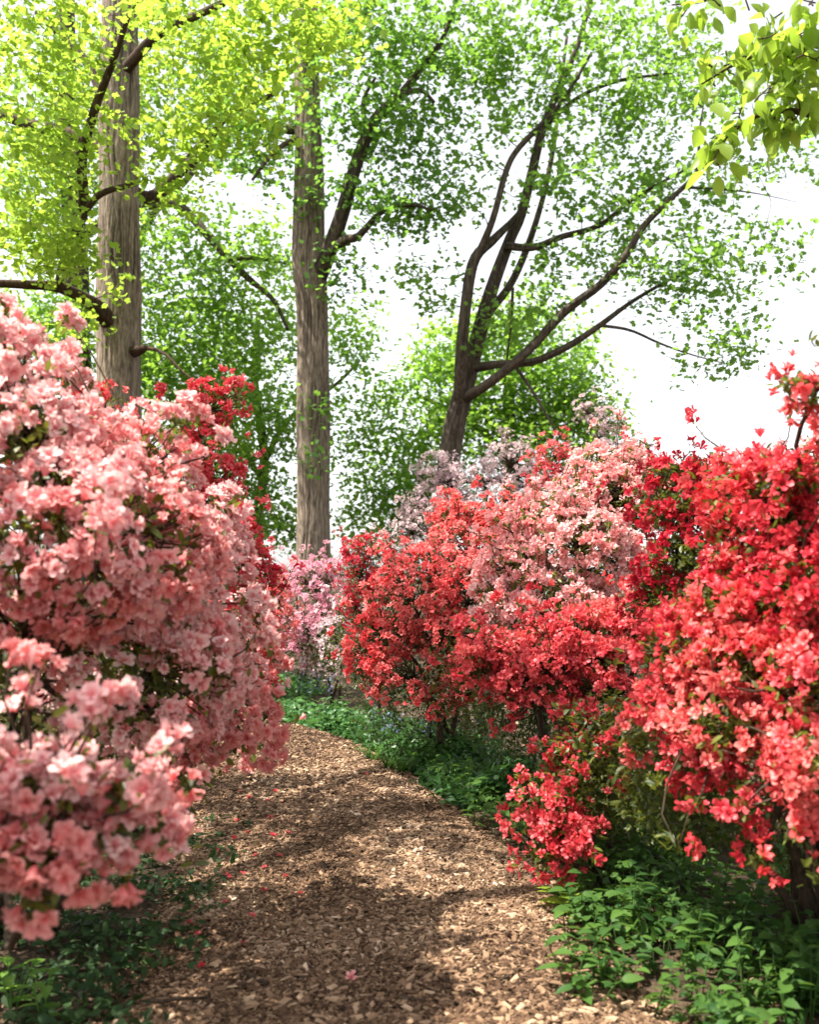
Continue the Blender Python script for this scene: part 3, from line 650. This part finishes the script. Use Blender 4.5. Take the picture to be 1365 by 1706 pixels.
    lp = p[ri] - cd[ri] * fsize * .2 + rng.normal(0, fsize * .35, (n1, 3)); ld = norm(cd[ri] * .55 + rng.normal(0, .7, (n1, 3)))
    p2, nr2, _ = surface(inner * 2, 1.0); p2 = p2[:inner]; nr2 = nr2[:inner]
    dpt = rng.random((len(p2), 1)) ** 1.3
    near = C[np.argmin(np.linalg.norm((p2[:, None, :] - C[None]) / Rr[None], axis=2), axis=1)]
    p2 = p2 * (1 - dpt * .5) + near * dpt * .5 - nr2 * fsize * .3
    if leafy:
        for (px, py, Y_, wp, hp, dep, num_) in leafy:
            u = norm(rng.normal(size=(num_, 3))) * rng.random((num_, 1)) ** .4
            p2 = np.concatenate([p2, at(px, py, Y_) + u * np.array([wp / 2 / FPX * Y_, dep, hp / 2 / FPX * Y_])])
        p2 = p2[p2[:, 2] > .03]; nr2 = norm(rng.normal(size=p2.shape) + UP * .4)
    n2 = len(p2); ld2 = norm(nr2 + rng.normal(0, .8, (n2, 3)))
    P_ = np.concatenate([lp, p2]); D_ = np.concatenate([ld, ld2]); n3 = len(P_)
    nrm = norm(rng.normal(0, .6, (n3, 3)) + UP)
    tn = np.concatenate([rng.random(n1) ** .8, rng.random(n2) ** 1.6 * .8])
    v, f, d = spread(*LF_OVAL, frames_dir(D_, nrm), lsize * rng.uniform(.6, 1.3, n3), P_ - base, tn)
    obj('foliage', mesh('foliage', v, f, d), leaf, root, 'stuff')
    # stems from the ground into the lobes, twigs from the stems to the flower clusters
    nodes = []
    tgt = [C[i] for i in np.argsort(-area)[:stems]]
    for q_, c in enumerate(tgt):
        b = base + np.array([rng.normal(0, .10), rng.normal(0, .10), -.06]); end = c + rng.normal(0, .1, 3) * Rr[0].min()
        L_ = np.linalg.norm(end - b); mid1 = b * .62 + end * .38 + np.array([0, 0, .22 * L_ * .4]) + rng.normal(0, .05 * L_, 3); mid2 = b * .25 + end * .75 + np.array([0, 0, .05 * L_]) + rng.normal(0, .05 * L_, 3)
        P = catmull([b, mid1, mid2, end], 14); rr = np.linspace(stem_r, .007, 14) * rng.uniform(.7, 1.2)
        v, f, d = tube_batch(P[None], rr[None], 8); obj('stem', mesh('stem', v - base, f, d), M_TWIG, root)
        nodes.append(P[4:])
    nodes = np.concatenate(nodes)
    sel = rng.permutation(k)[:min(k, 700)]; TW, TR = [], []
    for i in sel:
        c = p[i]; j = int(np.argmin(np.linalg.norm(nodes - c, axis=1) * rng.uniform(1, 1.3, len(nodes)))); a = nodes[j]
        t = np.linspace(0, 1, 5)[:, None]; L_ = np.linalg.norm(c - a)
        jj = rng.normal(0, .03 * L_, (5, 3)); jj[0] = 0; jj[-1] = 0
        TW.append(a * (1 - t) + c * t + (4 * t * (1 - t)) * (rng.normal(0, .08 * L_, 3) - UP * .04 * L_) + jj); TR.append(np.linspace(.0065, .0022, 5))
    v, f, d = tube_batch(np.array(TW), np.array(TR), 4)
    obj('twigs', mesh('twigs', v - base, f, d), M_TWIG, root, 'stuff')
    return root

AZ = 'azalea_shrub'
# --- left side
shrub(AZ, 'big salmon pink azalea leaning over the shaded side of the path',
      [(10, 560, 3.7, 200, 95, .4), (40, 620, 3.6, 190, 120, .45), (50, 745, 3.4, 270, 200, .5), (215, 800, 3.8, 210, 200, .45), (300, 705, 3.95, 80, 110, .2), (255, 720, 3.9, 90, 100, .2), (375, 845, 4.3, 90, 50, .2), (350, 900, 4.3, 110, 130, .3),
       (150, 920, 3.4, 400, 330, .65), (325, 980, 4.2, 190, 260, .45), (375, 1110, 4.5, 150, 240, .4), (455, 1080, 4.7, 55, 70, .15), (240, 1120, 3.8, 320, 260, .55), (60, 1080, 3.2, 230, 150, .4), (440, 1210, 4.7, 55, 150, .16), (385, 1220, 4.5, 90, 130, .25), (300, 1200, 4.2, 170, 170, .35),
       (320, 1290, 3.7, 90, 90, .15), (430, 1270, 4.7, 40, 50, .1), (-160, 850, 3.2, 420, 650, .8, .35)],
      (-1.75, 4.3), P_PINK, FL_NEAR2, .066, 640, 4.6, 300, lsize=.045, gap=.34, inner=4200, seed=1, mix=(P_PALE, .47), stems=9, rosette=5, rough=.13, spray=.14, leafy=[(-60, 1100, 4.3, 560, 700, .6, 4500), (170, 1230, 4.4, 420, 330, .4, 3500), (-300, 1000, 3.2, 400, 900, .7, 4000)])
shrub(AZ, 'low salmon pink azalea branch cluster over dark ivy beside the path',
      [(60, 1310, 2.35, 190, 120, .2), (60, 1400, 2.3, 210, 110, .2), (215, 1310, 2.45, 130, 110, .16), (170, 1390, 2.4, 180, 100, .18), (270, 1380, 2.5, 90, 100, .12), (60, 1500, 2.25, 110, 60, .1), (135, 1450, 2.3, 120, 70, .12), (322, 1440, 2.55, 40, 34, .04), (130, 1265, 2.5, 90, 80, .1), (-60, 1400, 2.2, 160, 250, .3)],
      (-1.75, 3.3), P_PINK, FL_NEAR2, .060, 130, 3.6, 260, lsize=.042, gap=.22, inner=420, seed=2, mix=(P_PALE, .36), stems=3, rough=.12, cr=.6, stem_r=.011)
shrub(AZ, 'tall ruby red azalea column poking up behind the salmon pink azalea',
      [(342, 690, 6.4, 80, 110, .22), (398, 662, 6.4, 62, 66, .16), (352, 755, 6.4, 100, 130, .25), (372, 800, 6.4, 84, 84, .22), (380, 705, 6.4, 50, 44, .12), (395, 925, 6.3, 95, 150, .3), (420, 1010, 6.3, 95, 160, .3), (448, 1110, 6.1, 60, 120, .25), (300, 950, 6.6, 180, 380, .5, .3), (410, 960, 6.3, 60, 90, .2)],
      (-1.5, 6.6), P_RED, FL_MID, .056, 330, 4.4, 180, gap=.34, inner=1500, seed=3, stems=7)
shrub(AZ, 'red azalea peeking over the top of the salmon pink bush by the trunk',
      [(170, 680, 7.2, 120, 90, .3), (30, 665, 7.2, 130, 90, .3), (100, 760, 7.2, 300, 150, .5), (60, 880, 7.2, 380, 260, .6, .2)],
      (-2.6, 7.4), P_SCAR, FL_MID, .056, 170, 4.5, 30, gap=.32, inner=900, seed=4)
# --- bend of the path
shrub(AZ, 'coral azalea squeezed between the red column and lilac pink azalea',
      [(450, 985, 12.2, 70, 80, .4), (435, 1030, 12.0, 110, 120, .5), (470, 1000, 12.2, 40, 60, .3), (400, 1060, 12.0, 120, 140, .5)],
      (-1.75, 12.4), P_CORAL, FL_FAR, .062, 240, 4.5, 40, gap=.30, inner=700, seed=5, mix=(P_RED, .45))
shrub(AZ, 'lilac pink rounded azalea at the bend in front of the straight trunk',
      [(520, 985, 13.5, 110, 100, .5), (500, 1030, 13.3, 100, 110, .5), (545, 955, 13.8, 100, 46, .4), (490, 960, 13.8, 90, 50, .4), (530, 1050, 13.2, 110, 100, .5), (495, 1080, 13.2, 80, 70, .4)],
      (-1.35, 13.5), P_LILAC, FL_FAR, .062, 420, 5, 90, gap=.27, inner=900, seed=6)
shrub(AZ, 'sparse blush white azalea tucked beneath the lilac pink azalea',
      [(560, 1060, 12.2, 80, 70, .4), (545, 1100, 12.0, 90, 60, .4), (575, 1020, 12.3, 60, 60, .3)],
      (-.95, 12.2), P_WHITE, FL_FAR, .055, 130, 3.5, 40, gap=.40, inner=900, seed=7, leaf=M_AZD, leafy=[(555, 1110, 12.6, 160, 100, .4, 1300)])
# --- right side, far to near
shrub('rhododendron_shrub', 'pale mauve rhododendron rising behind the red azaleas under the leaning tree',
      [(725, 785, 14.5, 60, 70, .4), (765, 812, 14.5, 90, 70, .45), (815, 812, 14.5, 100, 76, .45), (855, 782, 14.5, 96, 86, .4), (842, 757, 14.6, 50, 40, .3), (710, 848, 14.3, 86, 70, .45), (745, 865, 14.2, 90, 90, .45), (690, 885, 14, 70, 70, .4), (830, 860, 14.2, 170, 90, .5, .6), (660, 905, 14, 60, 50, .3), (885, 795, 14.5, 50, 60, .35)],
      (.75, 14.8), P_MAUVE, FL_FAR, .055, 720, 6.2, 90, gap=.37, inner=900, seed=8, catg='rhododendron', group='rhododendrons behind the azaleas', rosette=5, cr=1.1, leaf=M_AZD)
shrub('rhododendron_shrub', 'upright mauve rhododendron spire standing against the white sky',
      [(982, 690, 14, 56, 34, .25), (1012, 705, 14, 48, 52, .25), (1008, 740, 14, 46, 60, .25), (1020, 770, 14, 140, 60, .4), (1060, 770, 14, 80, 50, .3), (1165, 782, 14.4, 80, 30, .2), (1000, 830, 14, 170, 120, .5, .3)],
      (2.7, 14.3), P_MAUVE, FL_FAR, .055, 260, 6, 40, gap=.34, inner=300, seed=9, catg='rhododendron', group='rhododendrons behind the azaleas', rosette=3, cr=1.1, leaf=M_AZD)
shrub(AZ, 'small bright red azalea dome in front of mauve rhododendron',
      [(925, 764, 11.5, 76, 64, .28), (915, 800, 11.5, 84, 64, .3), (945, 830, 11.5, 120, 90, .4, .4)],
      (1.6, 11.7), P_RED, FL_FAR, .056, 150, 5, 40, gap=.2, inner=300, seed=10)
shrub(AZ, 'crimson azalea mound with olive leaves beside lilac pink azalea',
      [(615, 918, 10.5, 90, 60, .4), (600, 960, 10.4, 80, 80, .4), (640, 960, 10.4, 90, 90, .4), (595, 1010, 10.3, 60, 90, .35), (650, 1030, 10.4, 120, 100, .4, .5)],
      (-.3, 10.7), P_CRIM, FL_FAR, .056, 280, 4, 70, gap=.36, inner=1100, seed=11, leafy=[(630, 1090, 10.7, 190, 170, .4, 2200)])
shrub(AZ, 'pointed scarlet azalea with one narrow tip below mauve rhododendron',
      [(758, 835, 9.6, 34, 50, .18), (750, 870, 9.6, 70, 60, .3), (805, 865, 9.6, 110, 56, .4), (850, 870, 9.6, 80, 60, .35), (790, 900, 9.5, 160, 80, .4), (840, 920, 9.5, 140, 110, .4, .6)],
      (.75, 9.9), P_SCAR, FL_MID, .056, 330, 4.6, 140, gap=.27, inner=700, seed=12)
shrub(AZ, 'scarlet azalea with painted coral highlights and open dark leafy hollow above ground cover',
      [(720, 960, 8.3, 170, 110, .45), (690, 1010, 8.0, 160, 110, .5), (640, 1060, 7.9, 130, 80, .4), (615, 1085, 7.8, 80, 60, .3), (780, 990, 8.2, 130, 130, .45), (750, 1060, 7.8, 150, 90, .45), (790, 1090, 7.7, 90, 70, .3), (700, 1120, 7.7, 160, 70, .35, .5), (770, 1140, 7.6, 80, 60, .25), (610, 1120, 7.8, 90, 70, .3), (665, 1150, 7.6, 110, 60, .3), (735, 1170, 7.5, 90, 50, .25, .6), (820, 1120, 7.4, 100, 80, .3)],
      (.25, 8.3), P_SCAR, FL_MID, .055, 600, 4.2, 280, gap=.42, inner=2600, seed=13, leaf=M_AZD, mix=(P_CORAL, .44), leafy=[(700, 1130, 8.2, 240, 180, .4, 1200), (740, 1200, 8.4, 330, 150, .4, 2600)])  # coral petals stand in for sunlit highlights, dark leaves for shade in the hollow
shrub(AZ, 'light pink azalea with yellowish young leaves amid the red azaleas',
      [(1010, 770, 7.0, 130, 60, .3), (960, 835, 6.9, 150, 80, .4), (1020, 845, 6.8, 150, 140, .4), (900, 880, 6.8, 130, 110, .4), (965, 920, 6.6, 220, 150, .45), (860, 950, 6.6, 130, 100, .4), (910, 990, 6.4, 200, 90, .4), (835, 1000, 6.5, 120, 90, .3), (920, 1020, 6.3, 200, 90, .35)],
      (1.05, 7.1), P_PALE, FL_MID, .056, 680, 3.9, 290, gap=.36, inner=2000, leafy=[(860, 1130, 7.3, 320, 240, .4, 3200)], seed=14, mix=(P_PINK, .42), rosette=6, lsize=.042)
shrub(AZ, 'red azalea with a thin upright tip above the light pink azalea',
      [(1080, 742, 8.0, 22, 36, .12), (1065, 775, 8.0, 60, 40, .2), (1085, 800, 7.8, 130, 70, .3), (1075, 850, 7.8, 110, 90, .35, .6)],
      (1.95, 8.1), P_RED, FL_MID, .055, 130, 4.5, 40, gap=.25, inner=500, seed=15)
shrub(AZ, 'shaded dark crimson azalea with olive foliage behind the big red azalea',
      [(1140, 790, 5.3, 150, 60, .35), (1110, 850, 5.2, 120, 110, .35), (1190, 840, 5.2, 130, 110, .35), (1130, 930, 5.1, 150, 130, .4), (1220, 930, 5.0, 140, 160, .4, .6), (1100, 990, 5.1, 100, 100, .3)],
      (1.6, 5.5), P_CRIM, FL_MID, .052, 210, 3.0, 180, gap=.44, inner=4200, seed=16, spray=.10, leaf=M_AZ, leafy=[(1150, 1120, 5.6, 300, 360, .4, 2500)])
shrub(AZ, 'coral azalea showing behind the big red azalea against the sky',
      [(1340, 760, 6.2, 110, 60, .3), (1330, 840, 6.2, 140, 130, .4), (1420, 800, 6.2, 120, 200, .4)],
      (2.6, 6.4), P_CORAL, FL_MID, .055, 170, 4, 90, gap=.32, inner=800, seed=17, mix=(P_PALE, .4), rosette=6)
shrub(AZ, 'red azalea trailing one drooping spray over the dark hollow by the path',
      [(880, 1092, 5.9, 170, 80, .35), (815, 1080, 6.0, 100, 60, .3), (965, 1064, 5.7, 170, 100, .4), (1045, 1050, 5.6, 110, 100, .35), (940, 1100, 5.6, 170, 60, .3), (862, 1135, 5.8, 80, 70, .2), (800, 1110, 5.9, 90, 70, .25), (925, 1145, 5.6, 110, 60, .25), (1010, 1150, 5.4, 110, 70, .25), (852, 1170, 5.8, 40, 50, .12), (838, 1205, 5.8, 28, 30, .08), (1000, 1100, 5.5, 120, 80, .3)],
      (1.1, 6.3), P_RED, FL_MID, .054, 500, 4.2, 300, gap=.30, inner=1300, seed=18, leaf=M_AZD, mix=(P_SCAR, .5), leafy=[(930, 1190, 6.8, 300, 260, .4, 3800)])  # dark leaf colour deepens the shade of the hollow
shrub(AZ, 'low sparse red azalea with bare green middle touching the path edge',
      [(935, 1190, 5.1, 36, 60, .12), (932, 1250, 5.0, 56, 70, .15), (900, 1330, 4.8, 70, 60, .18), (925, 1375, 4.7, 100, 90, .22), (900, 1420, 4.6, 80, 70, .18), (960, 1400, 4.6, 60, 90, .18), (948, 1450, 4.6, 36, 40, .1), (985, 1290, 4.9, 120, 160, .3, .3), (985, 1210, 5.0, 60, 60, .2, .5)],
      (1.0, 5.1), P_RED, FL_NEAR, .050, 165, 3.2, 200, gap=.30, inner=1200, seed=19, leafy=[(1010, 1270, 4.9, 200, 240, .35, 2600), (1000, 1330, 5.3, 260, 200, .3, 2200)], rosette=5)
shrub(AZ, 'biggest brilliant red azalea hanging over the leafy green herbs',
      [(1250, 800, 4.0, 150, 90, .3), (1200, 860, 4.0, 90, 90, .2, .6), (1290, 810, 3.7, 110, 90, .28), (1300, 880, 3.8, 150, 120, .35), (1200, 1000, 3.9, 160, 110, .35), (1310, 990, 3.6, 140, 170, .35), (1140, 1080, 3.9, 150, 110, .35), (1230, 1100, 3.7, 180, 130, .35), (1110, 1180, 3.9, 120, 90, .25), (1060, 1230, 4.1, 90, 90, .2, .7), (1090, 1300, 3.9, 90, 80, .18, .6), (1170, 1270, 3.7, 120, 90, .2), (1190, 1200, 3.6, 160, 120, .3), (1330, 1130, 3.4, 120, 170, .3), (1340, 1270, 3.2, 110, 150, .25),
       (1270, 1260, 3.4, 120, 100, .2, .7), (1230, 1330, 3.4, 110, 90, .15, .6), (1120, 1400, 3.5, 60, 50, .1), (1160, 1340, 3.5, 60, 50, .1, .6), (1260, 1430, 3.3, 70, 70, .1), (1325, 1390, 3.2, 90, 90, .15), (1355, 1460, 3.1, 40, 90, .1), (1480, 1000, 3.5, 280, 600, .6, .4)],
      (1.75, 4.2), P_RED, FL_NEAR, .056, 760, 3.9, 300, gap=.40, inner=3800, seed=20, spray=.10, mix=(P_SCAR, .48), stems=10, rosette=5, lsize=.042, leafy=[(1270, 1180, 4.4, 420, 560, .45, 6000), (1480, 1150, 3.9, 330, 800, .6, 4500), (1130, 1300, 4.3, 220, 240, .3, 1800)])
shrub(AZ, 'red azalea branch tip reaching into the sky beside the large leaves',
      [(1318, 640, 3.3, 70, 40, .12), (1345, 668, 3.3, 70, 56, .12), (1362, 640, 3.3, 60, 70, .12), (1355, 570, 3.3, 16, 18, .05), (1410, 720, 3.4, 110, 150, .25, .7)],
      (2.45, 3.9), P_SCAR, FL_NEAR, .056, 34, 3.6, 70, spray=.05, gap=.1, inner=260, seed=21, stems=2, stem_r=.006)

# ------------------------------------------------------------------ plants on the ground
def soil_z(x, y):
    return float((fbm(np.array([[x * .9, y * .9, 0]]), 5)[0] - .5) * .05 - .02)
def herb(x, y, h, nl, ls, seed, label, group, mat=M_HERB):
    rng = np.random.default_rng(5000 + seed); z = soil_z(x, y); b = np.array([x, y, z])
    root = thing('herb_plant', label, 'plant', b, group)
    ns = rng.integers(2, 4); TW, TR, LP, LD = [], [], [], []
    for s in range(ns):
        tip = np.array([rng.normal(0, .3 * h), rng.normal(0, .3 * h), h * rng.uniform(.7, 1.05)])
        t = np.linspace(0, 1, 6)[:, None]; P = tip * t + np.array([0, 0, .18 * h]) * (4 * t * (1 - t)) + np.array([0, 0, -.03]) * (1 - t)
        TW.append(P); TR.append(np.linspace(.0032, .0015, 6))
        for k in range(nl):
            u = .15 + .85 * (k + .5) / nl; i = min(int(u * 5), 4); a = k * 2.4 + rng.random()
            LP.append(P[i] * (1 - (u * 5 - i)) + P[i + 1] * (u * 5 - i)); LD.append((math.cos(a), math.sin(a), rng.uniform(-.1, .45)))
    ST = []
    for s_ in range(ns):
        v, f, d = tube_batch(TW[s_][None], TR[s_][None], 5); ST.append(obj('stalk', mesh('stalk', v, f, d), mat, root))
    LP, LD = np.array(LP), norm(np.array(LD)); n = len(LP); R = frames_dir(LD, norm(UP + rng.normal(0, .25, (n, 3)))); S = ls * rng.uniform(.6, 1.2, n)
    for i in range(n):
        q = int(rng.integers(0, 6)); key = (mat.name, q)
        if key not in HM:
            dd = np.zeros((len(LF_HERB[0]), 4)); dd[:, 0] = (q + .5) / 6; dd[:, 3] = 1; HM[key] = mesh('leaf', LF_HERB[0], LF_HERB[1], dd); HM[key].materials.append(mat)
        o = obj('leaf', HM[key], parent=ST[i // nl]); place(o, R[i], S[i], LP[i])
HM = {}
rng = np.random.default_rng(77)
def gpt(px, py):
    Y_ = CAMH * FPX / (py - HOR); return (px - CX) / FPX * Y_, Y_
k = 0
for px, py in [(745, 1335), (780, 1350), (800, 1330), (820, 1375), (850, 1360), (870, 1390), (840, 1395), (790, 1365), (885, 1370), (765, 1310)]:
    x, y = gpt(px, py + 15); herb(x, y, rng.uniform(.20, .34), 5, .085, k, 'broad leaved green herb in the clump between path and red azalea hollow', 'herb clump at the path edge'); k += 1
for i in range(56):
    px = rng.uniform(930, 1400); lo = 1480 + (px - 930) * .22
    py = rng.uniform(lo, min(1720, lo + 190)); x, y = gpt(px, py); x += .03
    h_ = rng.uniform(.14, .30); edge_ = x - np.interp(y, [r[1] for r in RE], [r[0] for r in RE])
    lab = 'leafy green woodland herb at the wood chip edge below the biggest red azalea' if edge_ < .22 else ('tall leafy woodland herb set back in shade under the biggest red azalea' if h_ > .23 else 'short leafy woodland herb set back in shade under the biggest red azalea')
    herb(x, y, h_, int(rng.integers(4, 7)), rng.uniform(.055, .09), k, lab, 'herbs under the big red azalea'); k += 1
for px, py in [(915, 1510), (940, 1530), (905, 1490)]:
    x, y = gpt(px, py); herb(x, y, .14, 4, .085, k, 'small yellow green seedling where herbs meet the wood chips', 'seedlings at the chip edge', M_BIG); k += 1
for px, py in [(20, 1680), (70, 1700), (-10, 1640)]:
    x, y = gpt(px, py); herb(x, y, .2, 5, .07, k, 'bright green herb standing in the dark ivy', 'herbs in the ivy', M_FRESH); k += 1

def carpet(name, label, pts_xy, hts, leaf, ls, mat, seed, catg, lean=.5):
    rng = np.random.default_rng(seed); n = len(pts_xy)
    z = (fbm(np.concatenate([pts_xy * .9, 0 * pts_xy[:, :1]], -1), 5) - .5) * .05 - .02
    p = np.concatenate([pts_xy, (z + hts)[:, None]], 1)
    d_ = norm(rng.normal(size=(n, 3)) * np.array([1, 1, .4]) + UP * .12); nr = norm(UP + rng.normal(0, lean, (n, 3)))
    v, f, d = spread(*leaf, frames_dir(d_, nr), ls * rng.uniform(.6, 1.25, n), p, rng.random(n))
    # thin stalks so that the leaves stand on the soil
    s = rng.permutation(n)[:n // 3]; a = p[s].copy(); a[:, 2] = z[s] - .01; a[:, :2] += rng.normal(0, .02, (len(s), 2))
    t = np.linspace(0, 1, 3)[None, :, None]; P = a[:, None, :] * (1 - t) + p[s][:, None, :] * t
    sv, sf, sd = tube_batch(P, np.full((len(s), 3), .0016), 3)
    v, f, d = cat([(v, f, d), (sv, sf, sd)])
    o = obj(name, mesh(name, v, f, d), mat, kind='stuff'); tag(o, label, catg); return o
rng = np.random.default_rng(78)
# lush strip along the far right edge of the path
n = 13000; t = rng.random(n); yy = 6.6 + t * 7.2; ex = np.interp(yy, [r[1] for r in RE[4:12]], [r[0] for r in RE[4:12]])
off = rng.beta(1.0, 1.8, n) * (.75 + .55 * (yy - 6.6) / 7)
hh = (.05 + .26 * np.clip(off / .35, .1, 1) * vnoise(np.stack([ex + off, yy, 0 * yy], 1) * 2.4, 2)) * rng.random(n) ** .5
carpet('ground_cover', 'lush green ground cover strip curving along the far path edge', np.stack([ex + off + .05 + .12 * vnoise(np.stack([0 * yy, yy * 3, 0 * yy], 1), 8), yy], 1), hh, LF_HERB, .075, M_COVER, 80, 'ground cover')
# dark ivy at the near left
n = 5200; yy = rng.uniform(2.3, 6.2, n); xx = -.80 - rng.beta(1, 1.5, n) * 1.6 - .05 * (yy - 3) + rng.normal(0, .05, n)
den = vnoise(np.stack([xx, yy, 0 * xx], 1) * 3.5, 4); s = den > .36
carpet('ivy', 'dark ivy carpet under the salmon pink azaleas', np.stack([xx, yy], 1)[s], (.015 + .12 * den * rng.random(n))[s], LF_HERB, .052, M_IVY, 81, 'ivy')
# dim undergrowth under the right hand shrubs
n = 12000; yy = rng.uniform(2.8, 8.2, n); ex = np.interp(yy, [r[1] for r in RE], [r[0] for r in RE]); xx = ex + .12 + rng.beta(1, 1.4, n) * 2.4
den = vnoise(np.stack([xx, yy, 0 * xx], 1) * 3, 6); s = den > .36
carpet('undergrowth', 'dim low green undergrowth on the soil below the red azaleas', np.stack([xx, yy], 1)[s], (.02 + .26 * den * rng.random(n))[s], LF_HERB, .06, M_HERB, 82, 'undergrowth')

# strap leaved tufts and bluebells at the far edge
def tuft(px, py, seed, nb=34, h=.28):
    rng = np.random.default_rng(seed); x, y = gpt(px, py); z = soil_z(x, y)
    root = thing('grass_tuft', 'arching strap leaved green tuft spilling onto the path from ground cover', 'grass', (x, y, z), 'strap leaved tufts')
    for b in range(nb):
        a = rng.random() * 6.28; L_ = h * rng.uniform(.6, 1.2); out = L_ * rng.uniform(.4, .9)
        t = np.linspace(0, 1, 7); c = np.stack([np.cos(a) * out * t, np.sin(a) * out * t, L_ * (1.5 * t - 1.1 * t * t) - .01], 1); sd = np.array([-math.sin(a), math.cos(a), 0]) * .006
        wd = np.array([.6, 1, 1, .9, .7, .45, .1])[:, None]
        v = np.concatenate([c - sd * wd, c + sd * wd]); f = []
        for i in range(6): f += [(i, i + 7, i + 8), (i, i + 8, i + 1)]
        dd = np.full((14, 4), rng.random()); dd[:, 3] = 1
        obj('blade', mesh('blade', v, np.array(f), dd), M_HERB, root)
for px, py, s in [(648, 1282, 1), (620, 1268, 2), (668, 1288, 3)]: tuft(px, py, s)
def bluebell(px, py, seed):
    rng = np.random.default_rng(seed); x, y = gpt(px, py); x += .05; z = soil_z(x, y)
    root = thing('bluebell', 'pale blue bluebell spike standing in the far ground cover', 'flower', (x, y, z), 'bluebells in the ground cover')
    h = rng.uniform(.3, .4); t = np.linspace(0, 1, 6)[:, None]; P = np.array([.03, 0, h]) * t - np.array([0, 0, .02]) * (1 - t)
    v, f, d = tube_batch(P[None], np.full((1, 6), .004), 5); st = obj('stalk', mesh('stalk', v, f, d), M_HERB, root)
    for b in range(9):
        u = .5 + .5 * b / 8; a = b * 2.4; p = np.array([.03 * u + .022 * math.cos(a), .022 * math.sin(a), h * u - .012])
        v, f, d = FL_FAR[b % 4]; R = frames(np.array([[math.cos(a) * .6, math.sin(a) * .6, -.6]]), rng)[0]
        dd = np.zeros((len(v), 4)); dd[:, 0] = rng.random(); dd[:, 1] = d; dd[:, 3] = 1
        o = obj('flower', mesh('flower', v, f, dd), P_BLUE, st); place(o, R, .017, p)
for i, (px, py) in enumerate([(628, 1245), (640, 1238), (652, 1250), (610, 1228), (505, 1175), (520, 1172), (490, 1172), (690, 1262), (540, 1180), (700, 1270)]): bluebell(px, py, 90 + i)

# fallen blossoms and twigs on the path
rng = np.random.default_rng(91)
fall_me = []
for q in range(6):
    v, f, d = FL_NEAR[q]; v = v.copy(); v[:, 2] = v[:, 2] * .55; dd = np.zeros((len(v), 4)); dd[:, 0] = q / 6; dd[:, 1] = d; dd[:, 3] = 1
    me = mesh('fallen_blossom', v, f, dd); me.materials.append(P_RED if q % 3 else P_CRIM); fall_me.append(me)
spots = [(430, 1420), (455, 1405), (445, 1345), (470, 1350), (412, 1400), (405, 1470), (440, 1500), (395, 1380), (465, 1440), (500, 1505), (380, 1475), (420, 1545), (405, 1590), (315, 1555), (330, 1575), (335, 1630), (610, 1300), (480, 1400), (450, 1375), (360, 1430), (375, 1520), (425, 1440), (440, 1460), (400, 1330), (950, 1648), (460, 1330), (415, 1340), (390, 1410), (475, 1475)]
for i, (px, py) in enumerate(spots):
    x, y = gpt(px, py)
    pp, _ = path_point(np.random.default_rng(i), 1, y, y + .01)
    o = obj('fallen_blossom', fall_me[i % 6]); tag(o, 'small fallen red azalea blossom lying on the brown wood chips', 'blossom', 'fallen red blossoms on the path')
    place(o, frames(np.array([[rng.normal(0, .3), rng.normal(0, .3), 1.0]]), rng)[0], rng.uniform(.013, .021), (x, y, .05))
o_me = mesh('fallen_blossom', *[a for a in spread(*FL_NEAR[2], np.eye(3)[None], np.ones(1), np.zeros((1, 3)), np.array([.6]))]); o_me.materials.append(P_PINK)
for px, py in [(237, 1557), (585, 1652)]:
    x, y = gpt(px, py); o = obj('fallen_blossom', o_me); tag(o, 'salmon pink fallen azalea blossom lying near the path edge', 'blossom', 'fallen pink blossoms'); place(o, frames(np.array([[.2, -.4, 1.0]]), rng)[0], .024, (x, y, .055))
for i, (px, py, ln, a) in enumerate([(428, 1655, .14, 2.3), (520, 1462, .09, 2.2), (845, 1650, .08, .9), (300, 1690, .2, .2), (690, 1690, .1, -.3), (760, 1505, .12, .3)]):
    x, y = gpt(px, py); t = np.linspace(-.5, .5, 6); P = np.stack([np.cos(a) * t * ln + rng.normal(0, .003, 6), np.sin(a) * t * ln + rng.normal(0, .003, 6), .052 + rng.normal(0, .002, 6)], 1) + np.array([x, y, 0])
    v, f, d = tube_batch(P[None], np.linspace(.008, .005, 6)[None] * rng.uniform(.6, 1.1), 7)
    o = obj('fallen_twig', mesh('fallen_twig', v, f, d), M_TWIG); tag(o, ['thick dark stick lying on the chips beside the ivy', 'small slanting twig on the path among fallen red blossoms', 'short twig on the sunny side of the wood chips near the herbs', 'longest dark twig lying where ivy meets the wood chips', 'short twig lying flat in the middle of the wood chips', 'thin twig on the chips beside the low sparse red azalea'][i], 'twig', 'broken twigs on the path')
